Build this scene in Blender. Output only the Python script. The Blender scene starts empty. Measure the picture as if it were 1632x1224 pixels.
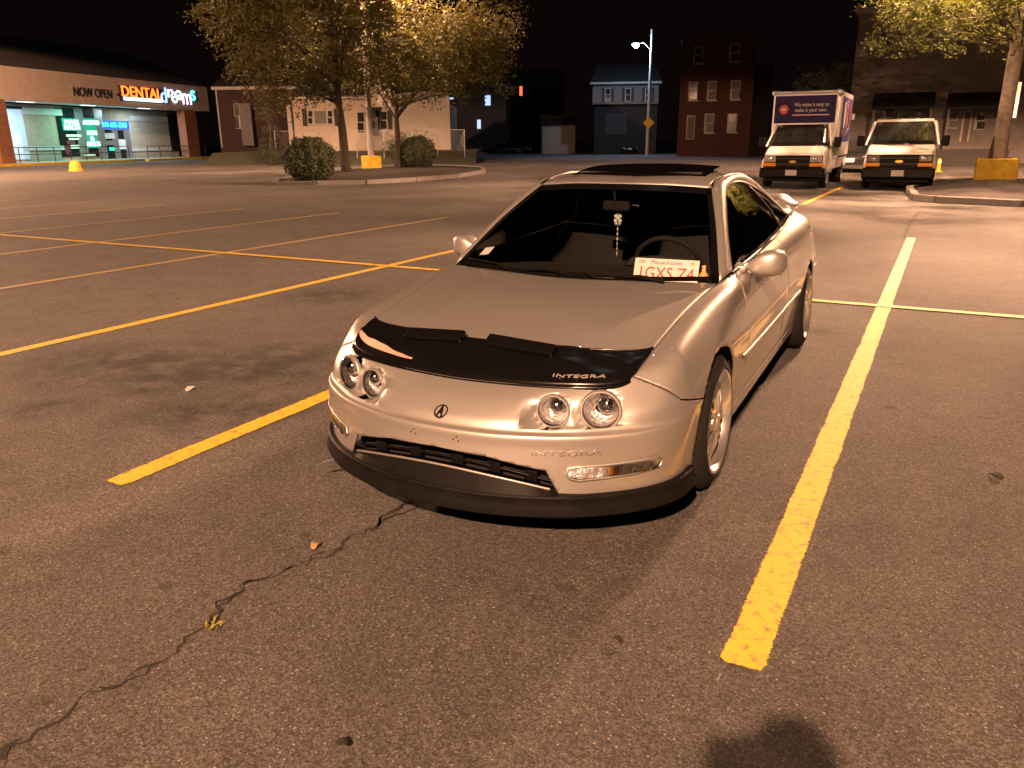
import bpy, bmesh, math, random
import numpy as np
from mathutils import Vector, Matrix
random.seed(7); rng = np.random.default_rng(7)
R = math.radians
C = bpy.context.scene.collection
sc = bpy.context.scene

# ------------------------------------------------------------ camera, sky, light
CAM_H, YAW, PITCH, ROLL, FPX = 1.3907, 0.4924, 0.3006, -0.0077, 1251.9
_f = Vector((-math.sin(YAW)*math.cos(PITCH), math.cos(YAW)*math.cos(PITCH), -math.sin(PITCH)))
_r = Vector((math.cos(YAW), math.sin(YAW), 0)); _u = _r.cross(_f)
_r2 = _r*math.cos(ROLL) + _u*math.sin(ROLL); _u2 = -_r*math.sin(ROLL) + _u*math.cos(ROLL)
cd = bpy.data.cameras.new('camera'); cam = bpy.data.objects.new('camera', cd); C.objects.link(cam)
cam.matrix_world = Matrix(((_r2.x,_u2.x,-_f.x,0),(_r2.y,_u2.y,-_f.y,0),(_r2.z,_u2.z,-_f.z,CAM_H),(0,0,0,1)))
cd.sensor_fit = 'HORIZONTAL'; cd.sensor_width = 36; cd.lens = FPX/1632*36
cd.clip_start = .05; cd.clip_end = 1500
sc.camera = cam
sc.view_settings.view_transform = 'Standard'; sc.view_settings.look = 'None'
sc.view_settings.gamma = 1; sc.view_settings.use_curve_mapping = False
sc.view_settings.exposure = 0.70
wd = bpy.data.worlds.new('World'); sc.world = wd; wd.use_nodes = True
bg = wd.node_tree.nodes['Background']
bg.inputs[0].default_value = (.9, .42, .40, 1); bg.inputs[1].default_value = .0022
moon = bpy.data.lights.new('moon', 'SUN'); moon.energy = .006; moon.angle = R(.5); moon.color = (.8,.85,1)
mo = bpy.data.objects.new('moon', moon); C.objects.link(mo); mo.rotation_euler = (R(40), 0, R(200))

LAMP = (1.0, .52, .29)
try: sc.cycles.use_denoising = True
except Exception: pass
sc.cycles.max_bounces = 6; sc.cycles.transparent_max_bounces = 16
sc.cycles.sample_clamp_indirect = 4; sc.cycles.caustics_reflective = False; sc.cycles.caustics_refractive = False

def at(px, py, depth):
    """world point seen at photo pixel (px, py), DEPTH metres along the camera axis"""
    return Vector((0,0,CAM_H)) + (_f + _r2*((px-816)/FPX) - _u2*((py-612)/FPX))*depth
def gnd(px, py, z=0.0):
    d = _f + _r2*((px-816)/FPX) - _u2*((py-612)/FPX)
    return Vector((0,0,CAM_H)) + d*((z-CAM_H)/d.z)

# ------------------------------------------------------------ materials
MATS = {}
def mat(name, col=(.5,.5,.5), rough=.6, metal=0., spec=.5, coat=0., emit=None, es=0., noise=None, bump=None, trans=0., coat_rough=.05):
    m = bpy.data.materials.new(name); m.use_nodes = True
    nt = m.node_tree; p = nt.nodes['Principled BSDF']
    p.inputs['Base Color'].default_value = (*col, 1); p.inputs['Roughness'].default_value = rough
    p.inputs['Metallic'].default_value = metal; p.inputs['Specular IOR Level'].default_value = spec
    p.inputs['Coat Weight'].default_value = coat; p.inputs['Coat Roughness'].default_value = coat_rough
    p.inputs['Transmission Weight'].default_value = trans
    if emit: p.inputs['Emission Color'].default_value = (*emit, 1); p.inputs['Emission Strength'].default_value = es
    if noise or bump:
        tc = nt.nodes.new('ShaderNodeTexCoord')
    if noise:   # (scale, dark factor, light factor)
        n = nt.nodes.new('ShaderNodeTexNoise'); n.inputs['Scale'].default_value = noise[0]; n.inputs['Detail'].default_value = 6
        nt.links.new(tc.outputs['Object'], n.inputs['Vector'])
        r = nt.nodes.new('ShaderNodeValToRGB')
        r.color_ramp.elements[0].position = .3; r.color_ramp.elements[1].position = .7
        r.color_ramp.elements[0].color = (*[c*noise[1] for c in col], 1); r.color_ramp.elements[1].color = (*[min(1,c*noise[2]) for c in col], 1)
        nt.links.new(n.outputs['Fac'], r.inputs['Fac']); nt.links.new(r.outputs['Color'], p.inputs['Base Color'])
    if bump:    # (scale, strength, distance)
        n = nt.nodes.new('ShaderNodeTexNoise'); n.inputs['Scale'].default_value = bump[0]; n.inputs['Detail'].default_value = 8
        nt.links.new(tc.outputs['Object'], n.inputs['Vector'])
        b = nt.nodes.new('ShaderNodeBump'); b.inputs['Strength'].default_value = bump[1]; b.inputs['Distance'].default_value = bump[2]
        nt.links.new(n.outputs['Fac'], b.inputs['Height']); nt.links.new(b.outputs['Normal'], p.inputs['Normal'])
    MATS[name] = m
    return m
def glass_mat(name, tint, refl=1.0, rough=.02):
    m = bpy.data.materials.new(name); m.use_nodes = True; nt = m.node_tree
    nt.nodes.remove(nt.nodes['Principled BSDF']); out = nt.nodes['Material Output']
    t = nt.nodes.new('ShaderNodeBsdfTransparent'); t.inputs[0].default_value = (*tint, 1)
    g = nt.nodes.new('ShaderNodeBsdfGlossy'); g.inputs['Roughness'].default_value = rough; g.inputs[0].default_value = (refl,refl,refl,1)
    fr = nt.nodes.new('ShaderNodeFresnel'); fr.inputs[0].default_value = 1.5
    mx = nt.nodes.new('ShaderNodeMixShader')
    nt.links.new(fr.outputs[0], mx.inputs[0]); nt.links.new(t.outputs[0], mx.inputs[1]); nt.links.new(g.outputs[0], mx.inputs[2])
    nt.links.new(mx.outputs[0], out.inputs['Surface']); MATS[name] = m
    return m

# silver metallic paint with fine flake variation
def paint(name, col, metal=.72, rough=.46):
    m = mat(name, col, rough, metal, .5, 1.0, coat_rough=.035)
    nt = m.node_tree; p = nt.nodes['Principled BSDF']
    tc = nt.nodes.new('ShaderNodeTexCoord'); n = nt.nodes.new('ShaderNodeTexNoise'); n.inputs['Scale'].default_value = 5; n.inputs['Detail'].default_value = 5
    nt.links.new(tc.outputs['Object'], n.inputs['Vector'])
    mr = nt.nodes.new('ShaderNodeMapRange'); mr.inputs['To Min'].default_value = rough-.03; mr.inputs['To Max'].default_value = rough+.05
    nt.links.new(n.outputs['Fac'], mr.inputs[0]); nt.links.new(mr.outputs[0], p.inputs['Roughness'])
    return m
paint('silver', (.43,.425,.412))
mat('black_plastic', (.0045,.0044,.0046), .42, spec=.14, noise=(30,.7,1.3))
mat('black_gloss', (.004,.004,.0045), .22, spec=.25)
mat('lip_black', (.007,.0068,.007), .55, spec=.10, noise=(18,.75,1.25))
mat('vinyl', (.004,.0038,.004), .22, spec=.30, bump=(9,.10,.01))
mat('under', (.006,.006,.006), .9)
mat('rubber', (.012,.0115,.0115), .8, spec=.25, bump=(60,.2,.003))
mat('polished', (.86,.85,.83), .24, .9)
mat('spoke_metal', (.70,.69,.66), .34, .85)
mat('chrome', (.85,.85,.86), .16, .9)
mat('dark_chrome', (.30,.30,.31), .15, 1.0)
mat('reflector', (.80,.80,.82), .30, .85, bump=(38,.9,.02))
mat('amber', (.75,.30,.02), .25)
mat('interior', (.004,.0037,.0037), .8, noise=(12,.7,1.5))
mat('interior_grey', (.0035,.0032,.003), .85, noise=(12,.8,1.3))
mat('plate_white', (.75,.75,.74), .4)
mat('plate_red', (.45,.02,.03), .5)
mat('plate_blue', (.03,.07,.35), .5)
mat('emblem_dark', (.05,.04,.03), .25, .8)
mat('letter_silver', (.62,.60,.57), .3, .6)
mat('tail_red', (.30,.01,.012), .15, coat=1)
glass_mat('windshield_glass', (.80,.82,.80)); glass_mat('tint_glass', (.10,.10,.10)); glass_mat('lens_glass', (.96,.96,.96))

# ------------------------------------------------------------ mesh helpers
class MB:
    def __init__(s): s.v = []; s.f = []
    def add(s, v, f):
        o = len(s.v); s.v += [tuple(p) for p in v]; s.f += [tuple(i+o for i in q) for q in f]; return s
    def box(s, c, size, rot=None, taper=1.0):
        hx,hy,hz = [d/2 for d in size]; P = []
        for z in (-hz,hz):
            k = taper if z > 0 else 1
            for x,y in ((-hx,-hy),(hx,-hy),(hx,hy),(-hx,hy)): P.append(Vector((x*k,y*k,z)))
        if rot is not None: P = [rot @ p for p in P]
        P = [p+Vector(c) for p in P]
        return s.add(P, [(3,2,1,0),(4,5,6,7),(0,1,5,4),(1,2,6,5),(2,3,7,6),(3,0,4,7)])
    def tube(s, pts, rad, n=8, cap=True):
        pts = [Vector(p) for p in pts]; rads = rad if isinstance(rad,(list,tuple)) else [rad]*len(pts)
        V = []; ref = None
        for i,p in enumerate(pts):
            d = (pts[min(i+1,len(pts)-1)]-pts[max(i-1,0)]).normalized()
            if ref is None or abs(d.dot(ref)) > .98: ref = Vector((0,0,1)) if abs(d.z) < .9 else Vector((1,0,0))
            x = d.cross(ref).normalized(); y = d.cross(x).normalized(); ref = -y if False else ref
            for k in range(n):
                a = 2*math.pi*k/n; V.append(p+(x*math.cos(a)+y*math.sin(a))*rads[i])
        F = [(i*n+k, i*n+(k+1)%n, (i+1)*n+(k+1)%n, (i+1)*n+k) for i in range(len(pts)-1) for k in range(n)]
        if cap: F += [tuple(range(n))[::-1], tuple(range((len(pts)-1)*n, len(pts)*n))]
        return s.add(V, F)
    def lathe(s, prof, axis='X', n=32, c=(0,0,0), closed=False):
        """prof: (along axis, radius)"""
        V = []
        for x,r in prof:
            for k in range(n):
                a = 2*math.pi*k/n; q = (math.cos(a)*r, math.sin(a)*r)
                p = {'X':(x,q[0],q[1]),'Y':(q[0],x,q[1]),'Z':(q[0],q[1],x)}[axis]
                V.append((p[0]+c[0],p[1]+c[1],p[2]+c[2]))
        m = len(prof); F = []
        for i in range(m if closed else m-1):
            j = (i+1) % m
            for k in range(n): F.append((i*n+k, i*n+(k+1)%n, j*n+(k+1)%n, j*n+k))
        return s.add(V, F)
    def grid(s, P, flip=False):
        n,m = len(P), len(P[0]); V = [tuple(P[i][j]) for i in range(n) for j in range(m)]
        F = []
        for i in range(n-1):
            for j in range(m-1):
                q = (i*m+j, i*m+j+1, (i+1)*m+j+1, (i+1)*m+j); F.append(q[::-1] if flip else q)
        return s.add(V, F)
    def prism(s, poly, d):
        n = len(poly); d = Vector(d); V = [Vector(p) for p in poly] + [Vector(p)+d for p in poly]
        return s.add(V, [tuple(range(n))[::-1], tuple(range(n,2*n))] + [(i,(i+1)%n,n+(i+1)%n,n+i) for i in range(n)])
    def mesh(s, name='m'):
        me = bpy.data.meshes.new(name); me.from_pydata(s.v, [], s.f); me.update(); return me
    def build(s, name, m, parent=None, smooth=None, bevel=0, solid=0, loc=None, fix=True):
        me = s.mesh(name)
        return finish(me, name, m, parent, smooth, bevel, solid, loc, fix)
def finish(me, name, m, parent=None, smooth=None, bevel=0, solid=0, loc=None, fix=True, weld=False):
    if fix or weld:
        bm = bmesh.new(); bm.from_mesh(me)
        if weld: bmesh.ops.remove_doubles(bm, verts=bm.verts, dist=1e-4)
        if fix: bmesh.ops.recalc_face_normals(bm, faces=bm.faces)
        bm.to_mesh(me); bm.free()
    o = bpy.data.objects.new(name, me); C.objects.link(o)
    if m: me.materials.append(MATS[m] if isinstance(m,str) else m)
    if smooth is not None:
        me.polygons.foreach_set('use_smooth', [True]*len(me.polygons)); me.set_sharp_from_angle(angle=R(smooth))
    if parent: o.parent = parent
    if loc is not None: o.location = loc
    if solid:
        md = o.modifiers.new('thick','SOLIDIFY'); md.thickness = solid; md.offset = -1
    if bevel:
        md = o.modifiers.new('bevel','BEVEL'); md.width = bevel; md.segments = 2; md.limit_method = 'ANGLE'; md.angle_limit = R(40)
    return o
def tag(o, label, cat, group=None):
    o['label'] = label; o['category'] = cat
    if group: o['group'] = group
    return o
def kind(o, k): o['kind'] = k; return o
def thing(name, loc=(0,0,0), rz=0, label=None, cat=None, group=None):
    o = bpy.data.objects.new(name, None); C.objects.link(o); o.location = loc; o.rotation_euler = (0,0,rz); o.empty_display_size = .2
    if label: tag(o, label, cat, group)
    return o
def copy_tree(o, parent=None):
    c = o.copy(); C.objects.link(c); c.parent = parent
    for ch in list(o.children): copy_tree(ch, c)
    return c
def text_mesh(body, size, depth=.01, align='CENTER', sx=1.0, shear=0.0):
    cu = bpy.data.curves.new('t','FONT'); cu.body = body; cu.size = size; cu.extrude = depth/2; cu.align_x = align; cu.align_y = 'CENTER'; cu.resolution_u = 3; cu.shear = shear
    ob = bpy.data.objects.new('t', cu); C.objects.link(ob); dg = bpy.context.evaluated_depsgraph_get(); dg.update()
    me = bpy.data.meshes.new_from_object(ob.evaluated_get(dg)); bpy.data.objects.remove(ob); bpy.data.curves.remove(cu)
    me.materials.clear()
    if sx != 1: me.transform(Matrix.Diagonal((sx,1,1,1)))
    return me
def text_obj(body, name, size, m, parent, mtx, depth=.01, align='CENTER', sx=1.0, shear=0.0):
    me = text_mesh(body, size, depth, align, sx, shear); me.transform(mtx)
    return finish(me, name, m, parent, fix=False)
def basis(o, x, y):
    x = Vector(x).normalized(); y = Vector(y); y = (y - x*y.dot(x)).normalized(); z = x.cross(y); o = Vector(o)
    return Matrix(((x.x,y.x,z.x,o.x),(x.y,y.y,z.y,o.y),(x.z,y.z,z.z,o.z),(0,0,0,1)))

# ================================================================ THE CAR
def crom(P, t, ghost0=None, ghost1=None):
    """Catmull-Rom through P (n,...) at parameters t (0..n-1)"""
    P = np.asarray(P, float); n = len(P)
    g0 = 2*P[0]-P[1] if ghost0 is None else ghost0; g1 = 2*P[-1]-P[-2] if ghost1 is None else ghost1
    Q = np.concatenate([g0[None], P, g1[None]]); t = np.asarray(t, float)
    i = np.clip(np.floor(t).astype(int), 0, n-2); s = (t-i).reshape((-1,)+(1,)*(P.ndim-1))
    a,b,c,d = Q[i],Q[i+1],Q[i+2],Q[i+3]
    return .5*((2*b)+(-a+c)*s+(2*a-5*b+4*c-d)*s**2+(-a+3*b-3*c+d)*s**3)
def smoothstep(x): x = np.clip(x,0,1); return x*x*(3-2*x)
FB = [0,.22,.43,.58,.705,.77]
NET = []
def row(front, side, rear): NET.append([list(p) for p in front+side+rear])
sb = [-.30,0,.32,.62,1.1,1.6,2.0,2.3,2.57,2.85,3.1]
def side(a, z): return [(a[i], sb[i], z[i]) for i in range(11)]
row([(0,-.905,.20),(.22,-.883,.20),(.43,-.812,.20),(.58,-.718,.20),(.70,-.60,.20),(.763,-.47,.195)],
    side([.775]*7+[.78,.78,.775,.755],[.175]+[.165]*8+[.19,.21]), [(.68,3.30,.23),(.45,3.40,.24),(0,3.44,.24)])
row([(0,-.902,.30),(.22,-.880,.30),(.43,-.808,.30),(.58,-.716,.30),(.703,-.60,.295),(.768,-.47,.29)],
    side([.785]*5+[.788]*2+[.79,.795,.79,.77],[.28]+[.265]*8+[.29,.31]), [(.70,3.33,.32),(.46,3.44,.32),(0,3.48,.32)])
row([(0,-.893,.385),(.22,-.872,.385),(.43,-.803,.385),(.58,-.714,.385),(.71,-.60,.38),(.775,-.47,.375)],
    side([.792,.795,.795,.80,.80,.80,.80,.805,.81,.805,.79],[.39]+[.40]*8+[.41,.42]), [(.71,3.35,.42),(.46,3.45,.42),(0,3.49,.42)])
row([(0,-.890,.428),(.22,-.870,.428),(.43,-.802,.429),(.58,-.713,.430),(.71,-.597,.432),(.778,-.46,.435)],
    side([.793,.80,.80,.806,.81,.81,.81,.815,.82,.812,.797],[.455]+[.47]*8+[.48,.49]), [(.71,3.35,.50),(.46,3.45,.50),(0,3.485,.50)])
row([(0,-.866,.441),(.22,-.846,.441),(.425,-.779,.442),(.568,-.690,.443),(.700,-.580,.450),(.772,-.45,.465)],
    side([.790,.797,.80,.806,.812,.812,.812,.817,.82,.811,.795],[.50]+[.53]*8+[.54,.545]), [(.708,3.345,.55),(.457,3.445,.55),(0,3.48,.55)])
row([(0,-.842,.472),(.22,-.822,.475),(.425,-.755,.482),(.57,-.665,.490),(.70,-.553,.505),(.765,-.425,.53)],
    side([.778,.79,.797,.803,.81,.81,.81,.815,.815,.806,.787],[.56]+[.60]*8+[.605,.61]), [(.70,3.33,.62),(.45,3.42,.62),(0,3.46,.62)])
row([(0,-.775,.524),(.22,-.757,.527),(.42,-.697,.533),(.56,-.618,.543),(.668,-.505,.575),(.718,-.40,.625)],
    side([.718,.723,.742,.757,.768,.768,.768,.768,.762,.745,.72],[.667,.715,.745,.748,.762,.778,.792,.802,.806,.81,.81]), [(.66,3.29,.79),(.43,3.37,.79),(0,3.41,.79)])
row([(0,-.693,.568),(.22,-.678,.571),(.42,-.637,.576),(.545,-.587,.580),(.602,-.535,.597),(.617,-.465,.628)],
    side([.627,.642,.665,.702,.712,.712,.702,.684,.662,.63,.60],[.672,.728,.770,.805,.828,.852,.872,.885,.890,.890,.885]), [(.57,3.24,.875),(.40,3.31,.875),(0,3.35,.875)])
NET = np.array(NET)                     # rows (v) x cols (u) x 3
MIR = np.array([-1,1,1])
def body_rows(tu):                       # rows evaluated along u
    return np.stack([crom(r, tu, r[1]*MIR, r[-2]*MIR) for r in NET])
NU, NV = 12, 9
tu = np.linspace(0, 19, 19*NU+1); tv = np.linspace(0, 7, 7*NV+1)
G = crom(body_rows(tu), tv)              # (nv, nu, 3)
ZW = .285
ARCH = [((0.0,ZW), .312, -.30), ((2.57,ZW), .312, 2.87)]
LAMPS = [(Vector((.538,-.672,.502)), .066), (Vector((.383,-.728,.494)), .055)]
LN = [Vector((.30,-.95,.10)).normalized(), Vector((.16,-.98,.10)).normalized()]
Gf = G.reshape(-1,3).copy()
# lamp recesses: the nose is flattened to each lamp's upright plane
for (c,r),n in zip(LAMPS, LN):
    c_ = np.array(c); n_ = np.array(n); d = (Gf-c_)@n_; q = Gf-c_-d[:,None]*n_; rr = np.linalg.norm(q,axis=1)
    w = smoothstep((r*2.05-rr)/(r*.95)); w[np.abs(d) > .12] = 0; w[:(4*NV+3)*G.shape[1]] = 0
    dd = d+.002; soft = .5*(dd+np.sqrt(dd*dd+.0002)); Gf -= n_*(soft*w)[:,None]
G = Gf.reshape(G.shape)
def body_bm():
    bm = bmesh.new(); nv,nu = G.shape[:2]
    V = [[bm.verts.new(G[i,j]) for j in range(nu)] for i in range(nv)]
    rim = {}
    for i in range(nv-1):
        for j in range(nu-1):
            c = (G[i,j]+G[i+1,j]+G[i,j+1]+G[i+1,j+1])/4; skip = None
            for k,((cb,cz),r,_) in enumerate(ARCH):
                if math.hypot(c[1]-cb,c[2]-cz) < r and c[0] > .55: skip = ('a',k)
            for k,((lc,r),n) in enumerate(zip(LAMPS,LN)):
                d = Vector(c)-lc; q = d.dot(n)
                if c[1] < -.4 and abs(q) < .1 and (d-n*q).length < r and i >= 4*NV+2: skip = ('l',k)
            fv = (V[i][j],V[i][j+1],V[i+1][j+1],V[i+1][j])
            if skip is None: bm.faces.new(fv)
            else:
                for v in fv: rim[v] = skip
    lowrow = {V[4*NV+2][j] for j in range(nu)}
    for v,(t,k) in rim.items():          # pull the edge of each opening onto its true circle
        if not v.link_faces: continue
        if t == 'a':
            (cb,cz),r,_ = ARCH[k]; q = Vector((0,v.co.y-cb,v.co.z-cz)); v.co += q*(r/q.length-1)
        elif v not in lowrow:
            (lc,r),n = LAMPS[k],LN[k]; d = v.co-lc; q = d-n*d.dot(n); v.co += q*(r/q.length-1)
    bmesh.ops.delete(bm, geom=[v for v in bm.verts if not v.link_faces], context='VERTS')
    return bm
BODY = body_bm()
def cut(planes):
    """keep the part of the half body on the positive side of each (point, normal) plane"""
    bm = BODY.copy()
    for co,no in planes:
        bmesh.ops.bisect_plane(bm, geom=bm.verts[:]+bm.edges[:]+bm.faces[:], plane_co=co, plane_no=no, clear_inner=True)
    return bm
def pb(b, s): return ((0,b,0),(0,s,0))           # b > value (s=1) or b < value (s=-1)
def pz(z, s): return ((0,0,z),(0,0,s))
def pl(p, q, s):                                  # line in the side view (b,z); s=1 keeps the side left of p->q
    d = (q[0]-p[0], q[1]-p[1]); return ((0,p[0],p[1]), (0,-d[1]*s,d[0]*s))
XC, YA, DE = -1.4885, 3.0467, .0217
car = thing('parked_car', (XC,YA,0), DE, 'silver two-door coupe with four round headlights and black hood cover in the parking bay', 'car')
def panel(name, bms, both=True, m='silver', solid=.007, mirror_only=False):
    bm = bmesh.new()
    for b in bms:
        me = bpy.data.meshes.new('x'); b.to_mesh(me); b.free(); bm.from_mesh(me)
    bmesh.ops.remove_doubles(bm, verts=bm.verts, dist=2e-4)
    bmesh.ops.recalc_face_normals(bm, faces=bm.faces)
    # outward check
    s = sum((f.calc_center_median().x*f.normal.x + (f.calc_center_median().y-1.3)*f.normal.y)*f.calc_area() for f in bm.faces)
    if s < 0: bmesh.ops.reverse_faces(bm, faces=bm.faces)
    outs = []
    if both == 'joined':
        ret = bmesh.ops.duplicate(bm, geom=bm.verts[:]+bm.edges[:]+bm.faces[:])
        nv = [e for e in ret['geom'] if isinstance(e,bmesh.types.BMVert)]; nf = [e for e in ret['geom'] if isinstance(e,bmesh.types.BMFace)]
        for v in nv: v.co.x *= -1
        bmesh.ops.reverse_faces(bm, faces=nf); bmesh.ops.remove_doubles(bm, verts=bm.verts, dist=2e-4)
        both = False
    me = bpy.data.meshes.new(name); bm.to_mesh(me)
    outs.append(finish(me, name, m, car, 35, 0, solid, fix=False))
    if both:
        for v in bm.verts: v.co.x *= -1
        bmesh.ops.reverse_faces(bm, faces=bm.faces); me = bpy.data.meshes.new(name); bm.to_mesh(me)
        outs.append(finish(me, name, m, car, 35, 0, solid, fix=False))
    bm.free(); return outs
g = .0032
S0,S1,S2 = (-.25,.458),(-.455,.510),(-.545,.612)
# front bumper / fender seam
k1 = (S1[1]-S0[1])/(S0[0]-S1[0])
below = [pb(.1,-1), ((0,S0[0],S0[1]-g),(0,-k1,-1))]
TOPZ = .349
xa = ((.2,0,0),(1,0,0)); xb = ((.2,0,0),(-1,0,0)); t1 = ((0,0,.361),(.05,0,1)); t2 = ((.2,0,.351),(.2,0,1)); t2n = ((.2,0,.351),(-.2,0,-1))
panel('front_bumper', [cut(below+[xb,t1]), cut(below+[xa,t2]), cut(below+[xa,t2n, ((.400,0,.311),(1,0,.5))]),
                       cut([((0,S0[0],S0[1]-g),(0,k1,1)), ((0,S1[0]-g,S1[1]),(0,-(S2[1]-S1[1]),-(S1[0]-S2[0])))])], 'joined')
panel('fender', [cut([((0,S0[0],S0[1]+g),(0,k1,1)), ((0,S1[0]+g,S1[1]),(0,S2[1]-S1[1],S1[0]-S2[0])), pb(.12,-1)]),
                 cut([pb(.12,1), pb(.55-g,-1), pz(.242,1)])])
doors = panel('door', [cut([pb(.55+g,1), pb(1.66-g,-1), pz(.242,1)])])
panel('side_sill', [cut([pb(.15,1), pb(2.42,-1), pz(.236,-1)])])
panel('quarter_panel', [cut([pb(1.66+g,1), pb(2.9,-1), pz(.242,1)]), cut([pb(2.9,1), pz(.525+g,1), pb(3.12,-1)]), cut([pb(3.12,1), pz(.755,1)])])
panel('rear_bumper', [cut([pb(2.9+g,1), pz(.525-g,-1)])], 'joined')
panel('tail_light', [cut([pb(3.12+g,1), pz(.53,1), pz(.752,-1)])], True, 'tail_red')
BODY.free()
# dark inner shell that closes the panel gaps
inner = G.copy(); ctr = np.stack([np.zeros(G.shape[:2]), np.clip(G[...,1],-.45,2.9), np.full(G.shape[:2],.45)],-1)
d_ = inner-ctr; d_ /= np.linalg.norm(d_,axis=-1,keepdims=True)+1e-9; inner -= d_*.022
keep = MB()
for i in range(0,G.shape[0]-1):
    for j in range(0,G.shape[1]-1):
        c = G[i:i+2,j:j+2].reshape(-1,3).mean(0)
        if any(math.hypot(c[1]-cb,c[2]-cz) < r+.03 for (cb,cz),r,_ in ARCH): continue
        if c[1] < -.42 and c[2] < .66: continue
        for s in (1,-1):
            keep.add([p*np.array([s,1,1]) for p in (inner[i,j],inner[i,j+1],inner[i+1,j+1],inner[i+1,j])], [(0,1,2,3)])
keep.build('inner_shell', 'under', car, fix=False)
und = MB().box((0,1.45,.21),(1.30,3.6,.05)).box((0,-.40,.33),(.9,.34,.22))
for cb in (0,2.57):
    for s in (1,-1):   # wheel wells
        prof = [(math.cos(a)*.335+cb, math.sin(a)*.335+ZW) for a in np.linspace(-.35,math.pi+.35,17)]
        und.grid([[(s*x,p[0],p[1]) for p in prof] for x in (.52,.775)])
        und.add([(s*.52,p[0],p[1]) for p in prof], [tuple(range(17))])
und.build('underbody', 'under', car, fix=False)

# ---- hood (Coons patch between the fender lines)
def resample(P, n):
    P = np.asarray(P,float); d = np.concatenate([[0],np.cumsum(np.linalg.norm(np.diff(P,axis=0),axis=1))]); t = np.linspace(0,d[-1],n)
    return np.stack([np.interp(t,d,P[:,k]) for k in range(3)],-1)
def spl(P, n, g0=None, g1=None):
    P = np.asarray(P,float); return resample(crom(P, np.linspace(0,len(P)-1,len(P)*16), g0, g1), n)
def coons(c0, c1, d0, d1):
    n,m = len(c0), len(d0); s = np.linspace(0,1,n)[:,None,None]; t = np.linspace(0,1,m)[None,:,None]
    c0,c1,d0,d1 = c0[:,None],c1[:,None],d0[None],d1[None]
    return (1-t)*c0+t*c1+(1-s)*d0+s*d1-((1-s)*(1-t)*c0[0]+s*(1-t)*c0[-1]+(1-s)*t*c1[0]+s*t*c1[-1])
r6 = NET[-1]
def r6s(u0, u1, n): return resample(crom(r6, np.linspace(u0,u1,120), r6[1]*MIR, r6[-2]*MIR), n)
cowlc = spl([(0,.255,.783),(.33,.305,.785),(.672,.405,.781)], 33, np.array((-.33,.305,.785)))
he_f = r6s(0,4,33); he_s = np.concatenate([r6s(4,8,60), [[.672,.405,.781]]]); he_s = resample(he_s, 49)
he_c = spl([(0,-.693,.568),(0,-.60,.612),(0,-.42,.667),(0,-.1,.738),(0,.255,.783)], 49)
HOOD = coons(he_f, cowlc, he_c, he_s)            # [across 33, along 49]
ss = np.linspace(0,1,33)[:,None]; tt = np.linspace(0,1,49)[None]
HOOD[...,2] += .016*np.sin(np.pi*tt)*(1-ss**2)*.5 + .006*smoothstep((.62-ss)/.12)*np.sin(np.pi*np.clip(tt,0,1))**.5
sh = .004
HD = HOOD.copy(); HD[...,0] -= sh*smoothstep((ss-.9)/.1); HD[:,:,1] += (sh*1.2*(1-np.clip(tt/.06,0,1)))
def both_sides(P): return np.concatenate([(P*MIR)[::-1], P[1:]])
hood = MB().grid(both_sides(HD), flip=True).build('hood', 'silver', car, 30, 0, .008, fix=False)
def normals(P):
    du = np.gradient(P,axis=0); dv = np.gradient(P,axis=1); n = np.cross(du,dv); n /= np.linalg.norm(n,axis=-1,keepdims=True)+1e-9
    n[n[...,2] < 0] *= -1
    return n
# ---- vinyl hood cover along the front of the hood
FULL = both_sides(HOOD); NF = normals(FULL)
BR = FULL + NF*.007
tb = np.linspace(0,1,49)
bra_rows = []
Tb = np.interp(np.abs(np.linspace(-1,1,65)), [0,.6,.93,1], [.205,.205,.198,.19])   # extent along the hood for every column
wr = rng.normal(size=(65,40))
for k in range(26):
    f = k/25; rowp = []
    for i in range(65):
        t = f*Tb[i]*48; j = int(min(t,47)); s = t-j; p = BR[i,j]*(1-s)+BR[i,j+1]*s
        x = np.linspace(-1,1,65)[i]
        lift = .0035*math.sin(f*9+x*5)*math.sin(x*13+1.7*f) + .006*math.exp(-((f-.35+.25*(x+.8))/.12)**2)*(1 if x < -.45 else 0)*smoothstep((-.45-x)/.25)
        rowp.append(p + NF[i,j]*(lift*(1 if .05 < f < .97 else 0)))
    bra_rows.append(rowp)
low = [np.array(p)+np.array([0,-.012,-.016]) for p in bra_rows[0]]
low = [p - np.array([np.sign(p[0])*.004*abs(p[0])/.6,0,0]) for p in low]
bra = MB().grid([low]+bra_rows).build('hood_cover', 'vinyl', car, 60, 0, .004)
hem = MB().tube([p+np.array([0,-.002,-.003]) for p in low], .006, 6).tube([np.array(p)+np.array([0,0,.001]) for p in bra_rows[-1]], .004, 6)
hem.build('hem', 'vinyl', bra, 60)
mat('reflection_salmon', (.42,.27,.22), .6, noise=(14,.75,1.15))  # lamp reflection on the cover's wrinkle, painted in as a salmon crescent
wp_ = MB(); top_ = []; bot_ = []
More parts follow.
